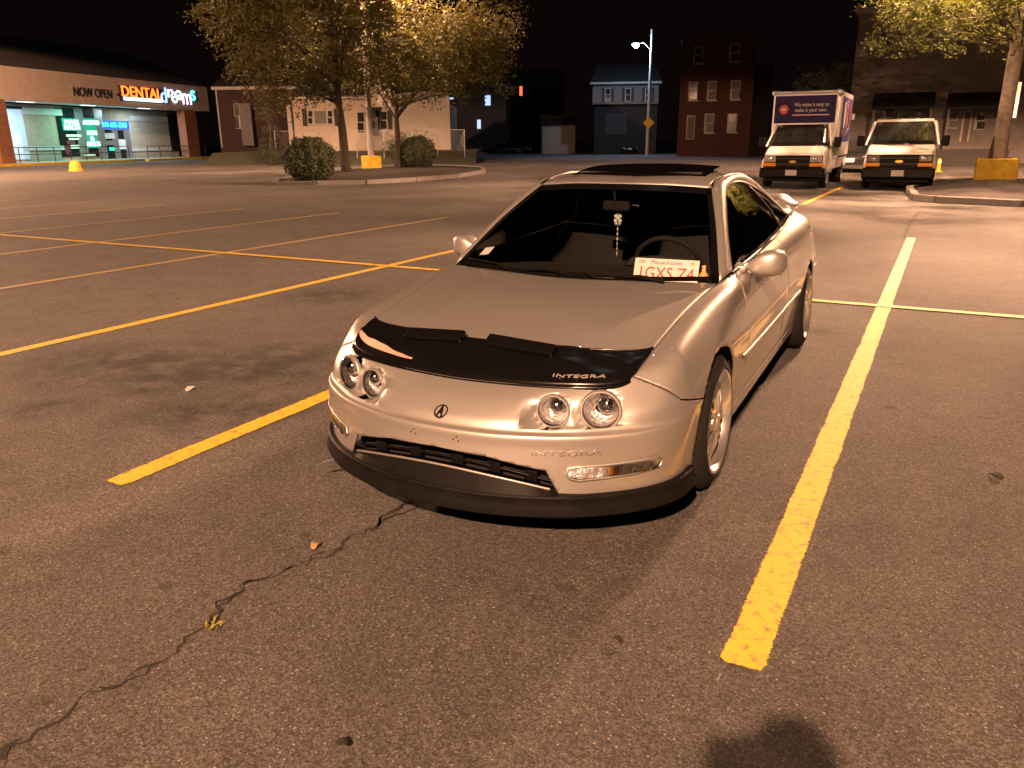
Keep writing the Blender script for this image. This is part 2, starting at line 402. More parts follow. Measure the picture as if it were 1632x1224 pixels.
for k_ in np.linspace(0,1,22):
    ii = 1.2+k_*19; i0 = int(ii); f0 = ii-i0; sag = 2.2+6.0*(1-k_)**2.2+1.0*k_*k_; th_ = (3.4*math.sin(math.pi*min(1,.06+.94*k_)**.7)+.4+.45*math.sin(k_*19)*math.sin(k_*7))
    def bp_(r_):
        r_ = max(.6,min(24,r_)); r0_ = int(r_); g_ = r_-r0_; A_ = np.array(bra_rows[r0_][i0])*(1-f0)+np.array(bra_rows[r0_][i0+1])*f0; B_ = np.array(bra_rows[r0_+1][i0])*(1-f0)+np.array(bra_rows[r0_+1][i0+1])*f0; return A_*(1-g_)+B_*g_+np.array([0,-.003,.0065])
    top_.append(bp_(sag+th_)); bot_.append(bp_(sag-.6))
wp_.grid([bot_,top_]).build('painted_reflection', 'reflection_salmon', bra, 60)
def hood_at(a, b):
    k = np.argmin((FULL[...,0]-a)**2+(FULL[...,1]-b)**2); i,j = np.unravel_index(k, FULL.shape[:2]); return FULL[i,j], NF[i,j]
for a0,a1,b0,b1 in ((-.35,-.085,-.515,-.53),(.03,.30,-.53,-.525)):
    p0,n0 = hood_at(a0,b0); p1,n1 = hood_at(a1,b1); w = Vector(p1-p0); up = Vector(n0+n1).normalized()
    m = basis((p0+p1)/2+np.array(up)*.022, w, (0,.85,.52))
    o = MB().box((0,0,0),(w.length,.055,.024)).build('cover_flap', 'vinyl', bra, bevel=.007); o.matrix_local = m

# ---- greenhouse
W0 = (.668,.43,.785); WT = (.468,1.035,1.148)
ws_b = spl([(0,.275,.775),(.35,.325,.778),W0], 25, np.array((-.35,.325,.778)))
ws_t = spl([(0,.955,1.168),(.25,.975,1.165),WT], 25, np.array((-.25,.975,1.165)))
ws_c = spl([(0,.275,.775),(0,.60,1.0),(0,.955,1.168)], 25); ws_s = spl([W0,(.572,.735,.985),WT], 25)
WS = coons(ws_b, ws_t, ws_c, ws_s)
MB().grid(both_sides(WS), flip=True).build('windshield', 'windshield_glass', car, 60, fix=False)
n_ws = normals(both_sides(WS)); WB = both_sides(WS)
bd = MB()                                                  # black ceramic border and seal
def strip(P, N, i0, i1, j0, j1, off): return [[P[i,j]+N[i,j]*off for j in range(j0,j1)] for i in range(i0,i1)]
bd.grid(strip(WB,n_ws,0,49,22,25,.003)).grid(strip(WB,n_ws,0,2,0,25,.003)).grid(strip(WB,n_ws,47,49,0,25,.003)).grid(strip(WB,n_ws,0,49,0,2,.003))
bd.build('windshield_seal', 'black_gloss', car, 60, fix=False)
# roof rail strip: inner edge (windshield, roof, rear glass) and outer edge (window opening)
INN = [(.676,.425,.788),(.575,.735,.995),(.475,1.035,1.156),(.470,1.22,1.190),(.475,1.47,1.203),(.475,1.80,1.185),(.468,2.15,1.130),(.475,2.5,1.035),(.50,2.85,.935),(.53,3.06,.889)]
OUT = [(.700,.585,.808),(.628,.77,.960),(.546,1.055,1.130),(.528,1.22,1.163),(.526,1.47,1.168),(.530,1.80,1.130),(.548,2.20,1.050),(.60,2.46,.958),(.648,2.555,.902),(.612,3.02,.888)]
ri = spl(INN,73); ro = np.asarray(crom(np.array(OUT), np.linspace(0,9,73))); ri = np.asarray(crom(np.array(INN), np.linspace(0,9,73)))
RAIL = np.stack([ri*(1-k)+ro*k + np.array([.5,0,.7])*.020*math.sin(math.pi*k) for k in np.linspace(0,1,9)])
for s in (1,-1):
    MB().grid(RAIL*np.array([s,1,1]), flip=s<0).build('roof_pillar', 'silver', car, 40, 0, .006)
rf_s = np.asarray(crom(np.array(INN), np.linspace(2,6,33))); rf_c = spl([(0,.962,1.172),(0,1.15,1.195),(0,1.5,1.208),(0,1.85,1.198),(0,2.15,1.165)], 33)
rf_0 = spl([(0,.962,1.172),(.25,.982,1.170),INN[2]], 21, np.array((-.25,.982,1.17))); rf_1 = spl([(0,2.15,1.165),(.25,2.15,1.157),INN[6]], 21, np.array((-.25,2.15,1.157)))
ROOF = coons(rf_0, rf_1, rf_c, rf_s)
MB().grid(both_sides(ROOF), flip=True).build('roof', 'silver', car, 40, 0, .006, fix=False)
for s in (1,-1):   # drip channels beside the roof
    MB().tube(rf_s*np.array([s,1,1])+np.array([s*.002,0,.001]), .0065, 6).build('roof_molding', 'black_plastic', car, 60)
# rear glass and hatch
rg_s = np.asarray(crom(np.array(INN), np.linspace(6,9,25))); rg_c = spl([(0,2.15,1.165),(0,2.55,1.06),(0,2.9,.945),(0,3.08,.895)], 25)
rg_1 = spl([(0,3.08,.895),(.3,3.08,.893),INN[9]], 21, np.array((-.3,3.08,.893)))
MB().grid(both_sides(coons(rf_1, rg_1, rg_c, rg_s)), flip=True).build('rear_glass', 'tint_glass', car, 60, fix=False)
hb = r6s(15.6,19,21)[::-1]
MB().grid(both_sides(coons(rg_1, hb, spl([(0,3.08,.895),(0,3.22,.893),(0,3.35,.875)],9), spl([INN[9],(.60,3.0,.889),tuple(hb[-1])],9))), flip=True).build('hatch', 'silver', car, 40, fix=True)
# side windows
for s in (1,-1):
    lo = np.asarray(crom(r6, np.linspace(8.85,13.86,40))); up = np.asarray(crom(np.array(OUT), np.linspace(0,8,40)))
    SWm = np.stack([lo*(1-k)+up*k - np.array([.012,0,0]) + np.array([.018,0,0])*math.sin(math.pi*k) for k in np.linspace(0,1,9)])*np.array([s,1,1])
    MB().grid(SWm, flip=s<0).build('side_window', 'tint_glass', car, 60, fix=False)
    q = 23; MB().grid((SWm[:,q:q+2]+np.array([s*.004,0,0])), flip=s<0).build('window_divider', 'black_gloss', car, 60, 0, .004)
    MB().tube(np.concatenate([SWm[0,:]+np.array([s*.012,0,.004])]), .009, 6).build('belt_molding', 'black_plastic', car, 60)
    MB().tube(up*np.array([s,1,1])+np.array([-s*.004,0,-.002]), .006, 6).build('window_seal', 'black_plastic', car, 60)
# raised glass sunroof visor
SUN = MB(); P = []
for i,t in enumerate(np.linspace(0,1,9)):
    rowp = []
    for x in np.linspace(-1,1,17):
        wdt = .385*(1-.04*t); b = 1.225+.43*t-.02*(1-x*x)*(1-t)
        rowp.append((x*wdt, b, 1.207+.048*t-.014*x*x+.010*math.sin(math.pi*t)))
    P.append(rowp)
SUN.grid(P, flip=True); mat('sunroof_black', (.0025,.0025,.0025), .5, spec=.0)
sunroof = SUN.build('sunroof_panel', 'sunroof_black', car, 50, 0, .006)
MB().box((0,1.48,1.205),(.70,.40,.025)).build('sunroof_tray', 'under', sunroof)
# spoiler
SP = MB(); P = []
for x in np.linspace(-1,1,41):
    a = x*.615; k = abs(x); drop = smoothstep((k-.80)/.20); zz = .972-.060*drop-.008*k; ch = .155*(1-.30*drop)
    c = [(-.5,0),(-.2,.014),(.2,.016),(.5,.012),(.5,.0),(.2,-.010),(-.2,-.012)]
    P.append([(a, 3.215-.02*k+u*ch, zz+w+.018*(u+.5)) for u,w in c]+[(a,3.215-.02*k-.5*ch,zz)])
SP.grid(P); sp = SP.build('spoiler', 'silver', car, 50)
for s in (1,-1): MB().box((s*.56,3.20,.905),(.05,.10,.06)).build('spoiler_foot', 'silver', sp, bevel=.01)

# ---- headlights
def ring_frame(c, n): 
    x = Vector((0,0,1)).cross(n).normalized(); return basis(c, x, n.cross(x)) if False else Matrix((( x.x, n.cross(x).x, n.x, c.x),(x.y, n.cross(x).y, n.y, c.y),(x.z, n.cross(x).z, n.z, c.z),(0,0,0,1)))
def xf(mb, m): mb.v = [tuple(m @ Vector(p)) for p in mb.v]; return mb
for s in (1,-1):
    for (c,r),n in zip(LAMPS, LN):
        c2 = Vector((c.x*s,c.y,c.z)); n2 = Vector((n.x*s,n.y,n.z)); m = ring_frame(c2 - n2*.004, n2)
        xf(MB().grid([[(q*r*math.cos(a),q*r*math.sin(a),-.010) for a in np.linspace(-2.5,-.64,15)] for q in (.95,1.3)]), m).build('lamp_backing', 'silver', car, 60)
        hl = xf(MB().lathe([(.001,r*1.10),(.006,r*1.04),(.006,r*.97),(-.004,r*.93),(-.01,r*.95),(-.01,r*1.1)],'Z',40,closed=True), m).build('headlight', 'silver', car, 40)
        xf(MB().lathe([(.002,r*.95),(-.022,r*.80),(-.045,r*.52),(-.05,r*.30)],'Z',40), m).build('reflector', 'reflector', hl, 60)
        xf(MB().lathe([(.003,r*.955),(.0,r*.90),(-.004,r*.86),(-.004,r*.95)],'Z',40,closed=True), m).build('bezel', 'chrome', hl, 40)
        off = Vector((.10,.10,0))*r*3 if r > .06 else Vector((.06,.12,0))*r*3
        off.x *= s
        xf(MB().lathe([(-.045+.0,r*.50),(-.016,r*.50),(-.012,r*.46),(-.018,r*.40)],'Z',32,c=off), m).build('projector_shroud', 'chrome', hl, 40)
        xf(MB().lathe([(-.020,r*.41),(-.012,r*.34),(-.004,r*.2),(-.001,0.0005)],'Z',32,c=off), m).build('projector_lens', 'dark_chrome', hl, 60)
        xf(MB().lathe([(.004,r*.965),(.012,r*.80),(.020,r*.45),(.022,.0005)],'Z',40), m).build('lens', 'lens_glass', hl, 60)
# ---- turn signals in the bumper, set on the bumper surface
rows_d = body_rows(np.linspace(0,19,1901))
_zs = np.array([crom(rows_d[:,k,:], np.linspace(0,7,141)) for k in range(0,640,4)])
def bump_pt(a, z, off=0.0):
    k = np.argmin(((_zs[...,0]-a)**2+(_zs[...,2]-z)**2)); i,j = np.unravel_index(k, _zs.shape[:2])
    i = min(max(i,1),_zs.shape[0]-2); t = _zs[i+1,j]-_zs[i-1,j]; n = np.array([t[1],-t[0],0]); n /= np.linalg.norm(n)
    if n[1] > 0: n = -n
    i2 = i if abs(_zs[i,j,0]-_zs[i-1,j,0]) > 1e-6 else i
    sl = t[1]/t[0] if abs(t[0]) > 1e-5 else 0
    return np.array([a,_zs[i,j,1]+sl*(a-_zs[i,j,0]),z])+n*off, n
for s in (1,-1):
    def sig(off, grow, tl=None):
        g_ = MB(); P = []
        for k in np.linspace(0,1,25):
            a = .468+grow*-.01*(1-2*k)*-1+ (.722-.468)*k
            zt = .322+.008*k+grow*.006; zb = .282+.016*k-grow*.006 + .012*max(0,1-k*7)
            P.append([bump_pt(a, zb*(1-v)+zt*v, off)[0]*np.array([s,1,1]) for v in np.linspace(0,1,5)])
        return g_.grid(P, flip=s>0)
    ts = sig(.003,1).build('turn_signal', 'black_plastic', car, 60)
    sig(.005,.2).build('reflector', 'reflector', ts, 60)
    amb = MB(); amb.grid([[bump_pt(a,z,.008)[0]*np.array([s,1,1]) for z in (.292,.304,.318)] for a in (.585,.60,.615)], flip=s>0); amb.build('amber_bulb', 'amber', ts, 60)
    for a in np.linspace(.49,.70,9):
        MB().tube([bump_pt(a,.288,.007)[0]*np.array([s,1,1]), bump_pt(a+.004,.322,.007)[0]*np.array([s,1,1])], .0022, 5).build('lens_rib', 'chrome', ts)
    sig(.011,.4).build('lens', 'lens_glass', ts, 60)
    fr = [bump_pt(a,z,.006)[0]*np.array([s,1,1]) for a,z in [(.462,.300),(.468,.325),(.52,.327),(.60,.329),(.68,.333),(.722,.337),(.730,.32),(.722,.296),(.66,.288),(.58,.282),(.50,.277),(.475,.285),(.462,.300)]]
    MB().tube(fr, .0045, 6).build('signal_frame', 'silver', ts, 60)
# ---- air intake, lip, grille
gr = MB()
for x in np.linspace(-.42,.42,2): pass
gr.grid([[(a,-.90+.42*a*a+.085,z) for a in np.linspace(-.44,.44,13)] for z in (.39,.18)])
gri = gr.build('grille', 'under', car, 60)
for z,th in ((.325,.008),(.298,.006)):
    MB().tube([(a,-.90+.42*a*a+.060,z+.006-.055*(a/.42)**2) for a in np.linspace(-.42,.42,25)], th/1.3, 6).build('grille_bar', 'black_plastic', gri, 60)
for a in (-.30,-.12,.06,.20,.33):
    MB().box((a,-.83+.42*a*a,.30-.3*a*a),(.05,.03,.05)).build('radiator_bracket', 'black_plastic', gri, bevel=.004)
P = []; path = []
for k in np.linspace(0,5.75,70):
    p = crom(NET[0], [k], NET[0][1]*MIR)[0]; q = crom(NET[0], [k+.02], NET[0][1]*MIR)[0]; t = q-p; n = np.array([t[1],-t[0],0]); n /= np.linalg.norm(n)
    path.append((p,n))
for p,n in path:
    a = abs(p[0]); mid = smoothstep((.52-a)/.09)
    zt = .292-.055*min(1,a/.42)**2; sec = [(-.05, .222*(1-mid)+(zt-.002)*mid), (-.012,.224*(1-mid)+zt*mid), (.010,.227-.004*mid), (.019,.225), (.024,.219), (.022,.209), (.022,.186), (.033,.160), (.031,.152), (0,.150), (-.06,.152)]
    P.append([tuple(p*np.array([1,1,0])+n*o+np.array([0,0,z])) for o,z in sec])
P = np.array(P); P[0,:,0] = 0
rim_ = np.array([p*np.array([1,1,0])+n*(-.010)+np.array([0,0,.294-.055*min(1,abs(p[0])/.42)**2]) for p,n in path if abs(p[0]) < .43])
MB().tube(both_sides(rim_), .0042, 6).build('intake_trim', 'silver', car, 60)
lip = MB().grid(both_sides(P)).build('front_lip', 'lip_black', car, 50, 0, .004)
MB().tube([(-.60,-.66,.125),(-.68,-.70,.10),(-.71,-.715,.085)],[.006,.007,.004],6).build('loose_bracket', 'chrome', car, 60)
# ---- emblem, lettering, plate holes
pe,ne = bump_pt(0,.473,.003); up_e = (0,.78,.62)
me_ = basis((0,-.841,.473),(1,0,0),(0,.78,.62))
em = xf(MB().lathe([(.0,.0285),(.003,.0285),(.004,.026),(.003,.0235),(0,.0235)],'Z',36), me_ @ Matrix.Diagonal((.92,1,1,1))).build('emblem', 'emblem_dark', car, 60)
xf(MB().prism([(-.013,-.022,0),(-.007,-.022,0),(.0035,.021,0),(-.0035,.021,0)],(0,0,.004)).prism([(.013,-.022,.0005),(.007,-.022,.0005),(-.0035,.0215,.0005),(.0035,.0215,.0005)],(0,0,.004)).prism([(-.004,-.008,.0002),(.004,-.008,.0002),(.0045,.0,.0002),(-.0035,.0,.0002)],(0,0,.003)), me_).build('emblem_letter', 'emblem_dark', em)
for s in (-1,1):
    for dx,dz in ((-.011,0),(.009,-.004),(.002,.012)):
        p,n = bump_pt(s*.088+dx if s*.088+dx > 0 else -(s*.088+dx), .397+dz, .001); x = s*.088+dx
        MB().tube([(x,p[1]-.001,p[2]),(x,p[1]+.002,p[2])], .0028, 8).build('plate_hole', 'under', car)
def letters_on(txt, a0, a1, z, h, fn, m, name, off):
    me = text_mesh(txt, h*1.35, .002, 'CENTER', 1.0); xs = [v.co.x for v in me.vertices]; w = max(xs)-min(xs); c = (max(xs)+min(xs))/2
    for v in me.vertices:
        a = a0+(a1-a0)*((v.co.x-c)/w+.5); p = fn(a, v.co.y, off+v.co.z); v.co = Vector(p)
    return finish(me, name, m, car, fix=False)
letters_on('INTEGRA', .352, .566, 0, .017, lambda a,y,o: bump_pt(a, .372+y+.012*(a-.35), .003+o)[0], 'chrome', 'lettering', .0)
def bra_pt(a, y, o):
    i = int(np.argmin([abs(p[0]-a) for p in bra_rows[4]])); f = 3.0+y*110; k = int(max(0,min(24,f))); p0 = np.array(bra_rows[k][i]); p1 = np.array(bra_rows[k+1][i]); p = p0+(p1-p0)*(f-k)
    return np.array([a,p[1],p[2]])+np.array([0,-.3,.95])*(.006+o)
letters_on('INTEGRA', .345, .525, 0, .019, bra_pt, 'letter_silver', 'cover_lettering', 0)

# ---- wheels
def make_wheel(front):
    w = thing('wheel'); 
    ty = MB().lathe([(.002,.212),(.010,.222),(.006,.240),(-.012,.268),(-.030,.2835),(-.055,.2865),(-.10,.287),(-.145,.2865),(-.17,.2835),(-.188,.268),(-.20,.24),(-.20,.21)],'X',64)
    t = ty.build('tyre', 'rubber', w, 40)
    gv = MB()
    for x in (-.065,-.10,-.135): gv.lathe([(x-.004,.2874),(x+.004,.2874)],'X',48)
    gv.build('tread_groove', 'under', t)
    ri_ = MB().lathe([(-.19,.205),(-.10,.19),(-.060,.186),(-.045,.184),(-.040,.186),(-.02,.192),(-.002,.199),(.006,.204),(.010,.212),(.006,.218),(.0,.214)],'X',64).build('rim', 'polished', w, 30)
    cen = MB().lathe([(-.055,.188),(-.040,.184),(-.034,.176),(-.036,.168),(-.055,.166)],'X',48,closed=True).build('spoke_ring', 'spoke_metal', ri_, 30)
    for k in range(10):
        a = 2*math.pi*k/10
        for d in (-.20,.20):
            p0 = (-.012, math.cos(a)*.045, math.sin(a)*.045); p1 = (-.014, math.cos(a+d*.55)*.11, math.sin(a+d*.55)*.11); p2 = (-.036, math.cos(a+d*1.35)*.178, math.sin(a+d*1.35)*.178)
            MB().tube([p0,p1,p2],[.010,.008,.008],6).build('spoke', 'spoke_metal', ri_, 50)
    MB().lathe([(-.05,.06),(-.010,.055),(-.004,.045),(-.002,.030),(.002,.028),(.003,.0005)],'X',32).build('hub_cap', 'spoke_metal', ri_, 30)
    for k in range(20):
        a = 2*math.pi*(k+.5)/20; MB().tube([(-.037,math.cos(a)*.174,math.sin(a)*.174),(-.030,math.cos(a)*.174,math.sin(a)*.174)],.005,6).build('rim_bolt','polished',ri_)
    MB().lathe([(-.10,.05),(-.10,.13),(-.112,.13)],'X',40).build('brake_disc', 'spoke_metal', w, 30)
    return w
w0 = make_wheel(True)
specs = [(.802,0,1,1.5),(.822,2.57,1,2.5),(.802,0,-1,1.5),(.822,2.57,-1,2.5)]
for i,(a,b,s,cam_) in enumerate(specs):
    w = w0 if i == 0 else copy_tree(w0)
    w.parent = car; w.location = (a*s,b,ZW+.001); w.rotation_euler = (R(17*i), -R(cam_)*1 if s > 0 else R(cam_), 0 if s > 0 else math.pi)
    if s < 0: w.rotation_euler = (R(11), -R(cam_), math.pi)

# ---- mirrors, molding, handles, wipers, side details
for s in (1,-1):
    P = []
    secs = [(.735,.024,.022,.76,.815),(.760,.045,.035,.765,.818),(.80,.068,.052,.775,.826),(.85,.072,.055,.785,.832),(.885,.060,.046,.795,.832),(.902,.030,.024,.805,.828),(.905,.004,.004,.808,.826)]
    for a,hz,hb_,b,z in secs:
        P.append([(s*a, b+hb_*1.25*math.copysign(abs(math.cos(t))**.6,math.cos(t))+.02*(a-.73), z+hz*.86*math.copysign(abs(math.sin(t))**.6,math.sin(t))) for t in np.linspace(0,2*math.pi,25)])
    mi = MB().grid(P).build('side_mirror', 'silver', car, 60)
    MB().grid([[(s*a, .845+.02*(a-.73), z) for z in (.79,.865)] for a in (.755,.88)]).build('mirror_glass', 'chrome', mi)
    MB().box((s*.715,.735,.808),(.05,.13,.035)).build('mirror_base', 'silver', mi, bevel=.012)
    ml = MB(); P = []
    for b in np.linspace(.44,2.20,40):
        j = np.argmin(np.abs(G[28,:,1]-b)+10*(G[28,:,0] < .5)); i = np.argmin(np.abs(G[:,j,2]-.452)); a = G[i,j,0]
        P.append([(s*(a-.003),b,.463),(s*(a+.006),b,.461),(s*(a+.009),b,.452),(s*(a+.006),b,.443),(s*(a-.003),b,.441)])
    ml.grid(P, flip=s<0).build('side_molding', 'silver', car, 40)
    j = np.argmin(np.abs(G[28,:,1]-1.5)+10*(G[28,:,0] < .5)); i = np.argmin(np.abs(G[:,j,2]-.69)); a = G[i,j,0]
    MB().box((s*(a+.004),1.50,.69),(.022,.17,.035)).build('door_handle', 'silver', doors[0] if s > 0 else doors[1], bevel=.008)
def ws_pt(a, t, off):
    i = int(np.argmin(np.abs(WB[:,int(t*24),0]-a))); j = int(t*24); return WB[i,j]+n_ws[i,j]*off
for a0,a1,t0,t1 in ((-.60,-.03,.07,.0),(-.02,.40,.06,.0)):
    wp = MB().tube([ws_pt(a0+(a1-a0)*k, max(0,t0+(t1-t0)*k), .016) for k in np.linspace(0,1,9)], .0055, 6).build('wiper', 'black_plastic', car, 60)
    am = (a0+a1)/2+.05; p = ws_pt(am,(t0+t1)/2,.026); e = np.array([a1+.06,.30,.792])
    MB().tube([p,(p*.5+e*.5)+np.array([0,0,.012]),e],[.005,.008,.011],6).build('wiper_arm', 'black_plastic', wp, 60)
MB().grid(both_sides(np.stack([resample(ws_b,33)+np.array([0,.012,-.006]), cowlc+np.array([0,-.006,-.012])],1)), flip=False).build('cowl', 'black_plastic', car, 60)
# windshield sticker
st = [ws_pt(a,t,-.004) for a,t in ((-.600,.12),(-.535,.12),(-.545,.25),(-.60,.25))]
MB().add([np.array((-.604,.535,.818)),np.array((-.548,.530,.826)),np.array((-.532,.575,.860)),np.array((-.588,.580,.852))],[(0,1,2,3)]).build('sticker', 'plate_white', car)

# ---- interior
dash = []
for b,z in ((.30,.745),(.45,.755),(.70,.77),(.82,.765),(.88,.73),(.90,.60),(.86,.45)):
    dash.append([(a,b+.10*abs(a/.62)**2*(1 if b < .8 else 0),z-.03*abs(a/.62)**3) for a in np.linspace(-.64,.64,17)])
MB().grid(dash).build('dashboard', 'interior', car, 60)
MB().prism([(.10,.80,.77),(.46,.80,.77),(.43,.82,.815),(.28,.82,.832),(.13,.82,.815)],(0,.1,-.02)).build('instrument_hood', 'interior', car, bevel=.01)
sw_m = basis((.285,.985,.745),(1,0,0),(0,-.42,.90))
swl = MB(); swl.tube([(math.cos(a)*.178,math.sin(a)*.178,0) for a in np.linspace(0,2*math.pi,41)], .014, 8)
sw = xf(swl, sw_m).build('steering_wheel', 'interior_grey', car, 60)
xf(MB().box((0,-.01,.0),(.34,.05,.02)).box((0,-.09,0),(.05,.16,.02)).lathe([(-.02,.075),(.02,.06),(.03,.0005)],'Z',24), sw_m).build('steering_hub', 'interior', sw, bevel=.006)
for s in (1,-1):
    seat = MB()
    P = []
    for z,wd_,b in ((.42,.24,1.36),(.55,.25,1.41),(.70,.245,1.45),(.84,.22,1.49),(.93,.15,1.51),(.945,.12,1.515),(.96,.12,1.52),(1.03,.125,1.535),(1.08,.10,1.55),(1.09,.02,1.555)):
        P.append([(s*.335+wd_*math.cos(t), b+.07*math.sin(t)-.03*abs(math.cos(t))**3, z) for t in np.linspace(0,2*math.pi,21)])
    st_ = seat.grid(P).build('seat', 'interior_grey', car, 60)
    MB().box((s*.335,1.15,.40),(.48,.50,.14)).build('seat_cushion', 'interior_grey', st_, bevel=.04)
MB().box((0,2.25,.62),(1.1,.16,.5)).build('rear_seat', 'interior', car, bevel=.05)
rv = MB().box((.0,.945,1.058),(.155,.03,.052), Matrix.Rotation(R(-10),3,'Z')).build('rear_view_mirror', 'interior_grey', car, bevel=.012)
MB().tube([(0,.93,1.07),(0,.905,1.135)],.007,6).build('mirror_stem', 'interior', rv)
MB().box((0,1.3,.27),(1.3,1.9,.04)).box((0,2.7,.5),(1.2,.7,.5)).build('cabin_floor', 'interior', car)
# things behind the windshield
orn = thing('hanging_charm', (0,0,0), 0, 'pale woven charm with a beaded string hanging from the rear-view mirror of the silver coupe', 'charm')
orn.matrix_world = car.matrix_basis @ Matrix.Translation((.012,.955,1.0)) if False else Matrix.Translation((XC,YA,0)) @ Matrix.Rotation(DE,4,'Z') @ Matrix.Translation((.004,.965,1.03))
mat('charm_white', (.62,.70,.68), .7, noise=(60,.3,1.2)); mat('cord', (.35,.33,.3), .8)
MB().tube([(0,0,.02),(0,0,-.02)],.0015,5).tube([(0,0,-.075),(0,0,-.24)],.0015,5).build('cord', 'cord', orn)
for k,(dx,dz,r) in enumerate(((-.010,-.028,.012),(.010,-.028,.012),(0,-.040,.014),(-.012,-.052,.011),(.012,-.052,.011),(-.010,-.066,.009),(.010,-.066,.009))):
    MB().lathe([(dz+r*math.sin(t),r*math.cos(t)+.0003) for t in np.linspace(-1.57,1.57,7)],'Z',10,c=(dx,0,0)).build('knot', 'charm_white', orn, 60)
for k in range(6):
    z = -.095-.026*k; MB().lathe([(z+.006*math.sin(t),.005*math.cos(t)+.0003) for t in np.linspace(-1.57,1.57,5)],'Z',8).build('bead', 'charm_white', orn, 60)
CARM = Matrix.Translation((XC,YA,0)) @ Matrix.Rotation(DE,4,'Z')
pm = basis((.402,.520,.782),(1,.05,.0),(0,.35,.94))
lp = thing('license_plate', (0,0,0), 0, 'white licence plate with red characters propped behind the windshield of the silver coupe', 'license plate'); lp.matrix_world = CARM @ pm
MB().box((0,0,0),(.305,.152,.002)).build('plate', 'plate_white', lp, bevel=.0008)
text_obj('1GXS Z4', 'plate_number', .082, 'plate_red', lp, Matrix.Translation((0,.004,.002)), .0015, sx=.86)
text_obj('Massachusetts', 'plate_state', .026, 'plate_blue', lp, Matrix.Translation((0,.058,.002)), .0015)
for dx,t_ in ((-.118,'APR'),(.122,'09')): text_obj(t_, 'plate_tab', .018, 'plate_red', lp, Matrix.Translation((dx,.058,.002)), .0015)
bt = thing('air_freshener', (0,0,0), 0, 'small orange bottle-shaped air freshener standing beside the licence plate on the dashboard', 'bottle'); bt.matrix_world = CARM @ Matrix.Translation((.592,.475,.768))
mat('bottle_orange', (.75,.42,.16), .5); mat('label_cream', (.75,.66,.5), .6)
MB().lathe([(.0,.0005),(.0,.019),(.006,.021),(.036,.021),(.048,.012),(.056,.008),(.066,.008),(.07,.010),(.076,.010),(.077,.0005)],'Z',16).build('bottle_body', 'bottle_orange', bt, 40)
MB().lathe([(.012,.0215),(.032,.0215)],'Z',16).build('bottle_label', 'label_cream', bt, 60)
